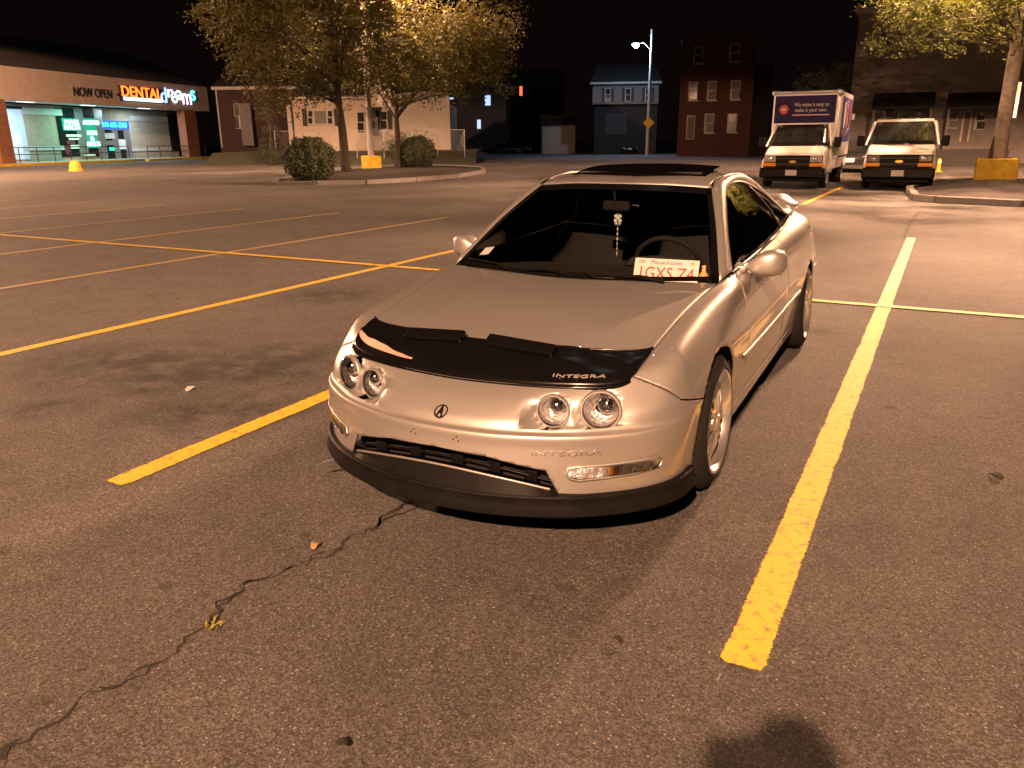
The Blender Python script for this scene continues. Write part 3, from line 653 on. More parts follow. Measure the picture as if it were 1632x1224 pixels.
#@@BACKGROUND@@
# ================================================================ THE PLACE
# ---- asphalt
def asphalt():
    m = bpy.data.materials.new('asphalt'); m.use_nodes = True; nt = m.node_tree; L = nt.links.new; p = nt.nodes['Principled BSDF']
    N = lambda t: nt.nodes.new(t)
    tc = N('ShaderNodeTexCoord'); co = tc.outputs['Object']
    def noise(scale, detail=4, rough=.5, lo=.35, hi=.65, a=0., b=1.):
        n = N('ShaderNodeTexNoise'); n.inputs['Scale'].default_value = scale; n.inputs['Detail'].default_value = detail; n.inputs['Roughness'].default_value = rough; L(co, n.inputs['Vector'])
        r = N('ShaderNodeMapRange'); r.inputs['From Min'].default_value = lo; r.inputs['From Max'].default_value = hi; r.inputs['To Min'].default_value = a; r.inputs['To Max'].default_value = b; L(n.outputs['Fac'], r.inputs[0]); return r.outputs[0]
    def math_(op, a, b):
        n = N('ShaderNodeMath'); n.operation = op
        for i,v in enumerate((a,b)):
            if isinstance(v,(int,float)): n.inputs[i].default_value = v
            else: L(v, n.inputs[i])
        return n.outputs[0]
    big = noise(.35, 5, .6, .3, .7, .78, 1.20); mid = noise(3.0, 6, .65, .3, .7, .80, 1.16); fine = noise(290, 2, .7, .28, .72, .25, 1.75)
    v = N('ShaderNodeTexVoronoi'); v.inputs['Scale'].default_value = 170; L(co, v.inputs['Vector'])
    stone = N('ShaderNodeValToRGB'); stone.color_ramp.elements[0].position = .05; stone.color_ramp.elements[0].color = (.35,.35,.35,1); stone.color_ramp.elements[1].position = .98; stone.color_ramp.elements[1].color = (1.45,1.45,1.45,1)
    e = stone.color_ramp.elements.new(.85); e.color = (1.02,1.02,1.02,1)
    sep = N('ShaderNodeSeparateColor'); L(v.outputs['Color'], sep.inputs[0]); L(sep.outputs[0], stone.inputs['Fac'])
    val = math_('MULTIPLY', math_('MULTIPLY', big, mid), math_('MULTIPLY', fine, stone.outputs['Color']))
    # pale stones that stand out
    v2 = N('ShaderNodeTexVoronoi'); v2.inputs['Scale'].default_value = 78; L(co, v2.inputs['Vector'])
    s2 = N('ShaderNodeSeparateColor'); L(v2.outputs['Color'], s2.inputs[0])
    spk = math_('MULTIPLY', math_('GREATER_THAN', s2.outputs[0], .88), math_('LESS_THAN', v2.outputs['Distance'], .24))
    val = math_('ADD', val, math_('MULTIPLY', spk, 1.9))
    # oil stains with their own outlines
    stain = None
    for (px,py,rx,ry) in ((280,600,.55,.20),(390,590,.75,.22),(640,580,.7,.2),(200,575,.8,.25),(345,655,.6,.16),(440,570,.6,.18),(250,620,.3,.1),(130,605,.35,.12),(1320,527,.16,.07),(80,650,.25,.08),(520,470,.5,.2)):
        q = gnd(px,py); mp = N('ShaderNodeMapping'); mp.vector_type = 'TEXTURE'; mp.inputs['Location'].default_value = (q.x,q.y,0); mp.inputs['Rotation'].default_value = (0,0,YAW); mp.inputs['Scale'].default_value = (rx,ry*2.2,1); L(co, mp.inputs['Vector'])
        ln = N('ShaderNodeVectorMath'); ln.operation = 'LENGTH'; L(mp.outputs[0], ln.inputs[0])
        r = N('ShaderNodeMapRange'); r.inputs['From Min'].default_value = 1.25; r.inputs['From Max'].default_value = .25; L(ln.outputs['Value'], r.inputs[0])
        stain = r.outputs[0] if stain is None else math_('MAXIMUM', stain, r.outputs[0])
    nz = noise(4.5, 6, .65, .36, .56, 0, 1); stain = math_('MULTIPLY', stain, nz)
    spots = noise(7.0, 2, .4, .70, .76, 0, .7)
    val = math_('MULTIPLY', val, math_('SUBTRACT', 1.0, math_('MULTIPLY', math_('MAXIMUM', stain, spots), .72)))
    mul = N('ShaderNodeMixRGB'); mul.blend_type = 'MULTIPLY'; mul.inputs[0].default_value = 1; mul.inputs[1].default_value = (.112,.105,.098,1); L(val, mul.inputs[2]); L(mul.outputs[0], p.inputs['Base Color'])
    p.inputs['Roughness'].default_value = .82; p.inputs['Specular IOR Level'].default_value = .35
    h = math_('ADD', math_('MULTIPLY', sep.outputs[0], .5), math_('ADD', fine, mid)); b = N('ShaderNodeBump'); b.inputs['Strength'].default_value = .55; b.inputs['Distance'].default_value = .006; L(h, b.inputs['Height']); L(b.outputs['Normal'], p.inputs['Normal'])
    MATS['asphalt'] = m
asphalt()
lot = kind(MB().grid([[(x,y,0) for x in (-320,320)] for y in (-120,420)]).build('parking_lot', 'asphalt'), 'structure')
def worn_paint(name, col):
    m = mat(name, col, .7); nt = m.node_tree; p = nt.nodes['Principled BSDF']; L = nt.links.new
    tc = nt.nodes.new('ShaderNodeTexCoord'); n = nt.nodes.new('ShaderNodeTexNoise'); n.inputs['Scale'].default_value = 26; n.inputs['Detail'].default_value = 9; n.inputs['Roughness'].default_value = .72; L(tc.outputs['Object'], n.inputs['Vector'])
    n2 = nt.nodes.new('ShaderNodeTexNoise'); n2.inputs['Scale'].default_value = 150; L(tc.outputs['Object'], n2.inputs['Vector'])
    r = nt.nodes.new('ShaderNodeValToRGB'); r.color_ramp.elements[0].position = .33; r.color_ramp.elements[0].color = (.12,.10,.05,1); r.color_ramp.elements[1].position = .47; r.color_ramp.elements[1].color = (*col,1)
    e = r.color_ramp.elements.new(.7); e.color = (*[min(1,c*1.12) for c in col],1)
    L(n.outputs['Fac'], r.inputs['Fac']); L(r.outputs['Color'], p.inputs['Base Color'])
    b = nt.nodes.new('ShaderNodeBump'); b.inputs['Strength'].default_value = .4; b.inputs['Distance'].default_value = .004; L(n2.outputs['Fac'], b.inputs['Height']); L(b.outputs['Normal'], p.inputs['Normal'])
worn_paint('yellow_paint', (.56,.375,.016)); worn_paint('faded_paint', (.30,.22,.075))
def pline(p, q, w=.108, m='yellow_paint', z=.004):
    """painted line whose edge fades out unevenly (attribute 'edge': 1 in the middle, 0 at the rim)"""
    p = Vector(p); q = Vector(q); d = (q-p); Ln = d.length; d.normalize(); n = Vector((-d.y,d.x)); w *= 1.16
    offs = [(-1,0),(-.8,.6),(0,1),(.8,.6),(1,0)]; us = [0,.012,.03]+list(np.linspace(.06,Ln-.06,max(4,min(300,int(Ln/.05)))))+[Ln-.03,Ln-.012,Ln]
    P = []; E = []
    for u in us:
        k = min(1,min(u,Ln-u)/.02); rnd = max(.0,1-min(u,Ln-u)/.03)
        P.append([(*(p+d*u+n*(o*w/2*(1-.15*rnd)+random.uniform(-.0015,.0015))),z) for o,_ in offs]); E += [min(e,k) for _,e in offs]
    o = MB().grid(P).build('painted_line', m, lot, fix=False); at_ = o.data.attributes.new('edge','FLOAT','POINT'); at_.data.foreach_set('value', E)
    return o
for n_ in ('yellow_paint','faded_paint'):
    nt = MATS[n_].node_tree; L = nt.links.new; p_ = nt.nodes['Principled BSDF']; at_ = nt.nodes.new('ShaderNodeAttribute'); at_.attribute_name = 'edge'
    tc = nt.nodes.new('ShaderNodeTexCoord'); n = nt.nodes.new('ShaderNodeTexNoise'); n.inputs['Scale'].default_value = 70; n.inputs['Detail'].default_value = 5; n.inputs['Roughness'].default_value = .7; L(tc.outputs['Object'], n.inputs['Vector'])
    n3 = nt.nodes.new('ShaderNodeTexNoise'); n3.inputs['Scale'].default_value = 5; n3.inputs['Detail'].default_value = 6; L(tc.outputs['Object'], n3.inputs['Vector'])
    def mth(op,a,b):
        q = nt.nodes.new('ShaderNodeMath'); q.operation = op
        for i,v in enumerate((a,b)):
            if isinstance(v,(int,float)): q.inputs[i].default_value = v
            else: L(v,q.inputs[i])
        return q.outputs[0]
    v = mth('ADD', at_.outputs['Fac'], mth('ADD', mth('MULTIPLY', mth('SUBTRACT', n.outputs['Fac'], .5), 1.5), mth('MULTIPLY', mth('SUBTRACT', n3.outputs['Fac'], .5), .9)))
    r = nt.nodes.new('ShaderNodeMapRange'); r.inputs['From Min'].default_value = .22; r.inputs['From Max'].default_value = .42; L(v, r.inputs[0])
    tr = nt.nodes.new('ShaderNodeBsdfTransparent'); mx = nt.nodes.new('ShaderNodeMixShader'); L(r.outputs[0], mx.inputs[0]); L(tr.outputs[0], mx.inputs[1]); L(p_.outputs[0], mx.inputs[2]); L(mx.outputs[0], nt.nodes['Material Output'].inputs['Surface'])
X0, SW_, Y0, SL = -.3179, 2.6462, 1.9085, 5.4749
for k in range(0,-10,-1):
    pline((X0+k*SW_, Y0), (X0+k*SW_, Y0+2*SL), .112 if k > -2 else .105, 'yellow_paint' if k > -3 else 'faded_paint')
pline((X0-12*SW_, Y0+SL), (X0+2.2*SW_, Y0+SL), .10, 'yellow_paint', .008)
pline((-2.68,18.7), (-2.67,26.0), .12)
pline((-5.33,18.7), (-5.32,26.0), .12)
# ---- cracks
mat('crack', (.017,.0155,.014), .95)
def crack(pts, w, name='asphalt_crack'):
    P = [gnd(*q) for q in pts]; L_ = []; Rr = []; prev = None
    for a,b in zip(P[:-1],P[1:]):
        n = max(3,int((b-a).length/.022))
        for i in range(n):
            c = a.lerp(b,i/n); d = (b-a).normalized(); nn = Vector((-d.y,d.x,0)); j = .012*math.sin(i*.9+a.x*9)+random.uniform(-.012,.012)
            ww = w*(.25+1.1*abs(math.sin(i*.37+a.y*5))*random.uniform(.4,1))
            L_.append(tuple(c+nn*(j+ww/2)+Vector((0,0,.002)))); Rr.append(tuple(c+nn*(j-ww/2)+Vector((0,0,.002))))
    return MB().grid([L_,Rr]).build(name, 'crack', lot)
crack([(0,1200),(55,1165),(160,1100),(255,1055),(335,990),(350,962),(400,930),(455,908),(520,880),(585,845),(640,805),(672,782)], .011)
crack([(335,992),(352,966),(395,930),(445,909)], .013); crack([(588,846),(640,803),(668,793)], .018); crack([(600,835),(622,822),(655,812),(664,800)], .02); crack([(160,1100),(200,1085),(262,1050)], .016); crack([(455,908),(500,893),(560,872)], .014)
crack([(20,1180),(0,1224)], .02); crack([(1500,700),(1545,735),(1632,748)], .004); crack([(1238,830),(1265,775),(1300,760),(1330,700)], .004)
crack([(1468,335),(1452,352),(1440,380)], .03); crack([(780,905),(830,940),(900,985),(1010,1005),(1080,985)], .003); crack([(560,452),(700,470),(755,482)], .006); crack([(1165,1010),(1215,1030),(1228,1022)], .004)
# ---- litter
mat('dry_leaf', (.26,.18,.10), .8); mat('weed', (.22,.20,.03), .8); mat('paper', (.5,.47,.42), .8)
def leaf(px, py, size, m, label, cat, rz=0):
    p = gnd(px,py); o = MB().grid([[((u-.5)*size*(1-.8*abs(v-.5)),(v-.5)*size*1.5,.006+.012*abs(u-.5)+.01*math.sin(v*3)) for u in (0,.5,1)] for v in (0,.15,.35,.5,.7,.9,1)]).build('fallen_leaf' if cat == 'leaf' else 'paper_scrap', m, None, 60, 0, .001)
    o.location = p; o.rotation_euler = (0,0,rz); return tag(o, label, cat)
leaf(503,873,.03,'dry_leaf','pale dry leaf lying on the asphalt beside the long crack','leaf',.4)
leaf(984,1025,.022,'crack','dark curled leaf on open asphalt in front of the silver coupe','leaf',1.2)
leaf(546,1192,.024,'crack','dark leaf scrap on bare asphalt well away from the car','leaf',2)
leaf(1587,762,.04,'crack','dark flattened leaf right of the right-hand bay line','leaf',.7)
leaf(305,622,.05,'paper','small pale paper scrap among the oil stains in the empty bay','paper',.2)
p = gnd(340,1000); wd_ = MB()
for i in range(26):
    a = random.uniform(0,6.28); l = random.uniform(.012,.03); q = Vector((random.uniform(-.025,.025),random.uniform(-.02,.02),.003)); wd_.add([q, q+Vector((math.cos(a)*l*.4-.004,math.sin(a)*l*.4,l*.4)), q+Vector((math.cos(a)*l,math.sin(a)*l,l*.45)), q+Vector((math.cos(a)*l*.4+.004,math.sin(a)*l*.4,l*.35))],[(0,1,2,3)])
tag(wd_.build('weed', 'weed', None, loc=p), 'tiny yellow-green weed growing out of the long asphalt crack', 'weed')

# ---- generic tree
mat('bark', (.035,.027,.021), .95, bump=(14,.8,.03)); mat('leaf_gold', (.062,.060,.015), .7, noise=(3,.6,1.3)); mat('leaf_green', (.075,.085,.015), .7, noise=(3,.6,1.3)); mat('leaf_dark', (.03,.042,.016), .8, noise=(3,.6,1.3))
for n_ in ('leaf_gold','leaf_green'):
    nt = MATS[n_].node_tree; p_ = nt.nodes['Principled BSDF']; tr = nt.nodes.new('ShaderNodeBsdfTranslucent'); tr.inputs[0].default_value = (.09,.08,.012,1) if n_ == 'leaf_gold' else (.10,.12,.015,1)
    mx = nt.nodes.new('ShaderNodeMixShader'); mx.inputs[0].default_value = .35; nt.links.new(p_.outputs[0], mx.inputs[1]); nt.links.new(tr.outputs[0], mx.inputs[2]); nt.links.new(mx.outputs[0], nt.nodes['Material Output'].inputs['Surface'])
def tree(name, base, h0, clumps, n_leaf, leaf_sz, m, label, lean=(0,0), r0=.16, seed=1, group=None, droop=.3):
    """clumps: list of (dx,dy,z,radius); trunk forks at h0 and sends a limb to every clump"""
    rd = random.Random(seed); t = thing(name, base, 0, label, 'tree', group)
    tr = MB(); fork = Vector((lean[0]*h0,lean[1]*h0,h0))
    zt = max(c[2] for c in clumps); top = Vector((lean[0]*zt,lean[1]*zt,zt))
    tr.tube([(0,0,-.1),(fork.x*.3,fork.y*.3,h0*.35),(fork.x*.7+.04,fork.y*.7,h0*.7),tuple(fork),tuple(fork.lerp(top,.5)+Vector((.12,0,0))),tuple(top)],[r0*1.25,r0,r0*.88,r0*.75,r0*.42,r0*.08],10)
    limbs = []
    for ci,(dx,dy,z,r) in enumerate(clumps):
        e = Vector((dx,dy,z)); frk = fork; fork = frk.lerp(top, rd.uniform(0,.55)*max(0,(z-h0)/(zt-h0+.01))); md = fork.lerp(e,.5)+Vector((rd.uniform(-.3,.3),rd.uniform(-.3,.3),rd.uniform(-.1,.4)))
        if ci % 2 == 0 or r < .9: tr.tube([fork, md, e],[r0*.36,r0*.2,r0*.05],6)
        fork = frk; limbs.append((md,e,r))
        for _ in range(5):
            q = e+Vector((rd.gauss(0,1),rd.gauss(0,1),rd.gauss(0,.5)))*r*.6; tr.tube([md.lerp(e,rd.uniform(.2,.9)),q],[r0*.12,r0*.03],4)
    tr.build('trunk', 'bark', t, 50)
    cr = MB(); tot = sum(r**2 for *_,r in clumps)
    for (dx,dy,z,r) in clumps:
        n = int(n_leaf*r**2/tot); nsp = max(4,n//22)
        for _ in range(nsp):       # sprays: each a drooping twig with small leaflets in pairs
            d = Vector((rd.gauss(0,1),rd.gauss(0,1),rd.gauss(0,.8))).normalized(); c = Vector((dx,dy,z))+d*r*rd.uniform(.35,1.0)**.6
            a = math.atan2(d.y,d.x)+rd.uniform(-.7,.7); L_ = r*rd.uniform(.18,.40); dirv = Vector((math.cos(a),math.sin(a),rd.uniform(-.6,.35)-droop*.4)).normalized()
            for k in range(22):
                u = k/22; p = c+dirv*L_*u*1.6-Vector((0,0,droop*u*u*L_)); s = leaf_sz*rd.uniform(.6,1.3)
                sd = Vector((-dirv.y,dirv.x,0)).normalized()*(1 if k%2 else -1); o = sd*s*.6+Vector((rd.gauss(0,.5),rd.gauss(0,.5),rd.gauss(0,.5)))*s
                p = p+o; x = (sd+Vector((rd.gauss(0,.5),rd.gauss(0,.5),rd.gauss(0,.5)))).normalized()*s; y = dirv.cross(sd+Vector((0,0,rd.gauss(0,.6)))).normalized()*s*.35+dirv*s*.3
                cr.add([p-x*.5, p-y*.5, p+x*.5, p+y*.5], [(0,1,2,3)])
    cr.build('crown', m, t, fix=False)
    return t
def blobs(n, cx, cy, z0, z1, rx, ry, rad, seed):
    rd = random.Random(seed); out = []
    for _ in range(n):
        a = rd.uniform(0,6.28); q = rd.uniform(.15,1)**.5; z = rd.uniform(z0,z1); out.append((cx+rx*q*math.cos(a), cy+ry*q*math.sin(a), z, rad*rd.uniform(.75,1.25)))
    return out
# ---- kerbed planting islands
mat('granite', (.15,.138,.13), .75, noise=(9,.8,1.2), bump=(30,.4,.01)); mat('mulch', (.014,.010,.008), .95, noise=(12,.5,1.6), bump=(18,1,.05)); mat('grass', (.028,.030,.014), .95, noise=(8,.6,1.5), bump=(20,1,.05))
mat('yellow_base', (.58,.38,.02), .7, noise=(5,.75,1.15)); mat('pole_wood', (.33,.28,.24), .8, noise=(7,.7,1.2), bump=(20,.3,.01)); mat('pole_grey', (.30,.30,.30), .6, noise=(4,.8,1.2))
mat('lamp_metal', (.08,.08,.08), .5); mat('sodium', (1,.6,.3), .5, emit=(1,.62,.30), es=30)
def island(name, poly, label_unused=None):
    P = [Vector((*q,0)) for q in poly]; n = len(P); c = sum(P,Vector())/n
    bed = MB(); bed.v = []; ring = [p.lerp(c,.02) for p in P]
    V = [(p.x,p.y,.10) for p in ring]+[(p.lerp(c,.35).x,p.lerp(c,.35).y,.20) for p in ring]+[(c.x,c.y,.24)]
    F = [(i,(i+1)%n,n+(i+1)%n,n+i) for i in range(n)]+[(n+i,n+(i+1)%n,2*n) for i in range(n)]
    o = kind(bed.add(V,F).build(name, 'mulch', None, 80), 'structure')
    for i in range(n):
        a,b = P[i],P[(i+1)%n]; L_ = (b-a).length; k = max(1,round(L_/1.5)); d = (b-a).normalized()
        for j in range(k):
            p = a+d*(L_*(j+.5)/k); ln = L_/k-.025
            s = MB().box((0,0,.06),(ln,.17,.18)).build('kerb_stone', 'granite', o, bevel=.02); s.location = (p.x+random.uniform(-.01,.01),p.y,random.uniform(-.012,.004)); s.rotation_euler = (random.uniform(-.02,.02),random.uniform(-.01,.01),math.atan2(d.y,d.x)+random.uniform(-.012,.012))
    return o
island('left_planting_island', [(-19.9,20.3),(-18.6,20.9),(-17.5,22.1),(-16.9,24.2),(-16.9,27),(-18.5,32),(-21,36),(-24,38),(-26.5,37),(-26.2,33),(-24,27),(-22,23)])
island('right_planting_island', [(-.55,20.75),(-.1,20.2),(1.5,19.65),(4,19.0),(7,18.6),(9,24),(8,31),(.8,30.6),(-.35,28.5),(-.8,24)])
# trees in the islands
tb = gnd(553,282)
tree('island_tree', (tb.x,tb.y,0), 2.7, blobs(30,-1.2,.2,3.9,8.2,3.6,2.8,1.35,3)+[(-3.4,-1.2,4.4,1.0),(-4.2,-.8,5.2,1.1),(-2.4,-1.6,3.9,1.0),(.2,-.8,3.9,1.0),(-1.0,-1.2,3.7,1.0),(1.4,-.2,4.4,1.0)], 46000, .15, 'leaf_gold', 'broad golden-lit tree with the thicker dark trunk in the left kerbed island', (-.06,0), .19, 11)
tb = gnd(634,275)
tree('island_tree', (tb.x,tb.y,0), 2.3, blobs(28,1.2,.4,3.9,8.2,3.4,2.8,1.35,8)+[(3.4,1.5,4.6,1.1),(4.3,1.9,4.0,.8),(-.6,0,7.6,1.2),(2.4,1.0,3.8,1.0),(.6,-.4,3.7,.9)], 44000, .15, 'leaf_gold', 'slender-trunked tree beside the lamp pole, crown spreading towards the street', (.03,0), .15, 12)
tb = gnd(1570,296)
tree('island_tree', (tb.x,tb.y,.1), 3.4, blobs(26,-.6,-.3,4.5,7.6,2.9,2.2,1.15,21)+[(-2.3,-1.0,4.7,.95),(-1.9,-1.1,4.2,.8),(-1.2,-.9,4.6,.9),(-2.9,-1.2,4.0,.6),(-.3,-.9,4.8,.9),(-2.6,-1.0,5.3,1.0)], 36000, .12, 'leaf_green', 'leaning tree with bright yellow-green leaves beside the yellow concrete block', (.09,.05), .10, 13)
# round clipped shrubs
mat('shrub', (.030,.040,.014), .8, noise=(6,.5,1.5))
def shrub(px, py, r, h, label, seed):
    b = gnd(px,py); rd = random.Random(seed); t = thing('clipped_shrub', (b.x,b.y,.05), 0, label, 'shrub', 'round clipped shrubs in the left island')
    m = MB().lathe([(h*.5+h*.5*.9*math.sin(a),max(.01,r*.9*math.cos(a))) for a in np.linspace(-1.45,1.57,10)],'Z',20); m.build('shrub_core', 'shrub', t, 60)
    lf = MB()
    for _ in range(5200):
        d = Vector((rd.gauss(0,1),rd.gauss(0,1),rd.gauss(0,1))).normalized(); k = rd.uniform(.90,1.04)*(1+.07*math.sin(d.x*6+d.z*4+seed)+.05*math.sin(d.y*11+d.x*9+seed*2))+(rd.uniform(.05,.16) if rd.random() < .03 else 0); p = Vector((d.x*r*k,d.y*r*k,h*.5+d.z*h*.5*k)); s = rd.uniform(.03,.06)
        if p.z < .03: continue
        x = Vector((rd.gauss(0,1),rd.gauss(0,1),rd.gauss(0,1))).normalized()*s; y = d.cross(x).normalized()*s*.6+d*s*.3; lf.add([p-x,p-y,p+x,p+y],[(0,1,2,3)])
    lf.build('leaves', 'shrub', t, fix=False)
shrub(497,293,.82,1.50,'dark round clipped shrub at the kerb left of the thick-trunked tree',1)
shrub(664,274,.90,1.55,'round clipped shrub with lit top beside the slender-trunked tree',2)
# ---- lamp poles
def lamp_pole(base, h, label, energy, base_kind, sign=None, two=(0,), r=.11, m='pole_grey', cone=152):
    t = thing('lamp_pole', base, 0, label, 'lamp pole', 'tall parking lot lamps')
    MB().tube([(0,0,.3),(0,0,h)],[r*1.15,r*.75],14).build('pole', m, t, 50)
    if base_kind == 'round': MB().lathe([(-.1,.46),(.62,.46),(.66,.43),(.66,.001)],'Z',28).build('concrete_base', 'yellow_base', t, 40)
    else: MB().box((.0,0,.32),(1.08,.9,.78)).build('concrete_base', 'yellow_base', t, bevel=.03)
    for a in two:
        d = Vector((math.cos(a),math.sin(a),0)); hd = MB().tube([(0,0,h-.1),tuple(d*.7+Vector((0,0,h)))],.035,8).build('lamp_arm', 'lamp_metal', t, 50)
        c = d*1.0+Vector((0,0,h)); MB().box(tuple(c+Vector((0,0,.10))),(.62,.42,.16),Matrix.Rotation(a,3,'Z'),.8).build('lamp_head', 'lamp_metal', t, bevel=.03)
        MB().box(tuple(c),(.46,.30,.03),Matrix.Rotation(a,3,'Z')).build('lamp_lens', 'sodium', t)
        l = bpy.data.lights.new('lamp_light','SPOT'); l.energy = energy; l.color = LAMP; l.spot_size = R(cone); l.spot_blend = .2 if cone < 170 else .04; l.shadow_soft_size = .14
        o = bpy.data.objects.new('lamp_light', l); C.objects.link(o); o.parent = t; o.location = c+Vector((0,0,-.05))
    return t
lamp_pole((1.9,-10.7,0), 9.0, 'tall sodium lamp pole standing behind the photographer', 30000, 'round', two=(math.pi/2,), cone=176)
pb_ = gnd(593,275); lamp_pole((pb_.x,pb_.y,.1), 9.3, 'grey lamp pole on a round yellow base between the two island trees', 17000, 'round', two=(-1.2,1.9), r=.13)
tag(MB().box((0,0,0),(.95,.05,1.05)).build('notice_board','paper',None,bevel=.01,loc=at(606,152,36.6)),'pale square notice board high on the lamp pole between the island trees','sign').rotation_euler = (0,0,YAW)
mat('box_grey', (.18,.18,.19), .6); mat('box_print', (.03,.03,.03), .6)
eb = thing('meter_box', at(594,202,36.4), YAW, 'grey utility box strapped to the lamp pole above its yellow base', 'utility box')
MB().box((0,0,0),(.50,.22,.78)).build('box_body','box_grey',eb,bevel=.03); MB().box((.06,-.125,.1),(.16,.02,.32)).build('box_panel','box_print',eb); MB().tube([(-.2,0,-.35),(-.15,0,-1.6)],.04,6).build('conduit','box_grey',eb)
pb_ = gnd(1583,296); lamp_pole((pb_.x,pb_.y,.08), 9.2, 'thick pale lamp pole rising from a square yellow concrete block', 42000, 'box', two=(-2.2,1.0), r=.185, m='pole_wood')
tag(MB().box((0,0,0),(.52,.04,1.15)).build('pole_sign','paper',None,bevel=.01,loc=at(1610,160,27.0)),'blank pale board mounted on the thick lamp pole by the leaning tree','sign').rotation_euler = (0,0,YAW-.3)

lamp_pole((-40.5,15.0,0), 9.0, 'tall sodium lamp pole in the lot opposite the shop entrance', 44000, 'round', two=(math.pi*.8,), cone=176)
# ---- shop
SA = R(15.5); su = Vector((-math.sin(SA),math.cos(SA),0)); sn = Vector((math.cos(SA),math.sin(SA),0)); SO = gnd(0,266); SO.z = 0
shop = thing('shop_building', SO, math.pi/2+SA, 'low brick shop with a lit canopy, green window signs and dark mansard roof', 'shop')
def spx(px, py, back=0.0):
    """photo pixel -> (s along the facade, z) on the plane BACK metres behind the canopy edge"""
    d = _f + _r2*((px-816)/FPX) - _u2*((py-612)/FPX); o = Vector((0,0,CAM_H)); q = SO - sn*back; t = (q-o).dot(sn)/d.dot(sn); p = o+d*t; return (p-q).dot(su), p.z
# local frame: x along the facade (away from camera), y = behind the facade, z up
mat('stucco', (.46,.37,.30), .85, noise=(2,.9,1.08), bump=(30,.2,.01)); mat('shop_brick', (.22,.10,.06), .85, noise=(7,.7,1.2), bump=(8,.4,.01)); mat('beige_wall', (.44,.38,.30), .85, noise=(3,.88,1.1)); mat('shop_roof', (.045,.035,.035), .9, noise=(5,.7,1.2)); mat('shop_trim', (.55,.58,.58), .5); mat('shop_dark', (.012,.014,.016), .25); mat('alu', (.45,.46,.47), .35, .7); mat('rail_black', (.02,.02,.02), .5); mat('concrete', (.30,.29,.27), .85, noise=(4,.85,1.1))
mat('neon_green', (.02,.3,.16), .5, emit=(.02,.85,.42), es=1.3); mat('glow_green', (.02,.12,.08), .4, emit=(.0,.42,.23), es=.55); mat('glow_blue', (.01,.05,.3), .4, emit=(.0,.10,.85), es=.9); mat('neon_cyan', (.1,.5,.6), .4, emit=(.05,.70,1.0), es=1.5)
mat('neon_text', (.6,.9,.8), .4, emit=(.35,1,.75), es=2.2); mat('sign_orange', (.8,.2,.03), .4, emit=(1,.17,.02), es=2.0); mat('sign_white', (.8,.85,.9), .4, emit=(.75,.92,1), es=1.5); mat('sign_blue', (.2,.35,.9), .4, emit=(.25,.42,1), es=1.6); mat('sign_lilac', (.6,.5,.9), .4, emit=(.62,.52,1), es=1.6); mat('sign_teal', (.2,.8,.85), .4, emit=(.15,.8,.85), es=1.5); mat('sign_pink', (.9,.7,.95), .4, emit=(.95,.72,1), es=1.6); mat('lit_white', (.8,.85,.9), .5, emit=(.75,.9,1), es=1.2); mat('black_letter', (.012,.011,.01), .6); mat('poster_white', (.7,.72,.72), .6); mat('poster_maroon', (.12,.03,.04), .6); mat('lit_panel', (.5,.6,.7), .5, emit=(.45,.62,.85), es=.16)
s1,zt1 = spx(329,137); _,zb1 = spx(330,178); _,zt0 = spx(0,107); _,zb0 = spx(0,157)
FZ0, FZ1 = (zb0+zb1)/2, (zt0+zt1)/2; SL0, SL1, SD = -16, s1, 14.0
MB().box(((SL0+SL1)/2,.15,(FZ0+FZ1)/2),(SL1-SL0,.3,FZ1-FZ0)).build('fascia','stucco',shop)
MB().box(((SL0+SL1)/2,1.5,FZ0+.08),(SL1-SL0-.1,2.4,.1)).build('canopy_soffit','shop_trim',shop)
MB().box((SL1-.16,1.5,(FZ0+FZ1)/2),(.3,2.4,FZ1-FZ0-.01)).build('fascia_return','stucco',shop)
_,rz = spx(40,63,5.0); rz = max(rz,FZ1+2.2)
MB().add([(SL0,0,FZ1),(SL1,0,FZ1),(SL1,SD,FZ1),(SL0,SD,FZ1),(SL0,4.5,rz),(SL1-4.0,4.5,rz),(SL1-4.0,SD-4.5,rz),(SL0,SD-4.5,rz)],[(0,1,5,4),(1,2,6,5),(2,3,7,6),(3,0,4,7),(4,5,6,7),(3,2,1,0)]).build('roof','shop_roof',shop)
MB().box(((SL0+SL1)/2,SD/2+2.0,FZ0/2),(SL1-SL0-.3,SD-3.2,FZ0)).build('wall','beige_wall',shop)
WB_ = 3.2   # back wall plane
MB().box(((SL0+SL1)/2,1.6,.09),(SL1-SL0+1,3.4,.18)).build('walkway','concrete',shop)
def rect(name, x0, y0, x1, y1, back, m, proud=.02, parent=None, thick=.04):
    a,za = spx(x0,y1,WB_ if back else 0); b,_ = spx(x1,y0,WB_ if back else 0); _,zb = spx(x0,y0,WB_ if back else 0); w = abs(b-a); h = abs(zb-za); yb = (WB_+.4) if back else 0
    yb = WB_+.39 if back else -.001
    return MB().box(((a+b)/2,yb-proud,(za+zb)/2),(w,thick,h)).build(name,m,parent or shop)
for x0,x1 in ((5,27),(304,322)):
    a,_ = spx(x0,255); b,_ = spx(x1,255); MB().box(((a+b)/2,.45,FZ0/2),(abs(b-a),.75,FZ0)).build('brick_pillar','shop_brick',shop)
rect('lit_doorway',17,170,40,255,True,'lit_panel'); rect('doorway_head',17,168,40,173,True,'shop_dark',.06)
rect('wall_band',41,171,107,182,True,'shop_trim',.05); rect('wall_band',212,184,277,192,True,'shop_trim',.05); rect('wall_base_band',44,233,108,240,True,'shop_trim',.05); rect('wall_base_band',214,236,279,241,True,'shop_trim',.05)
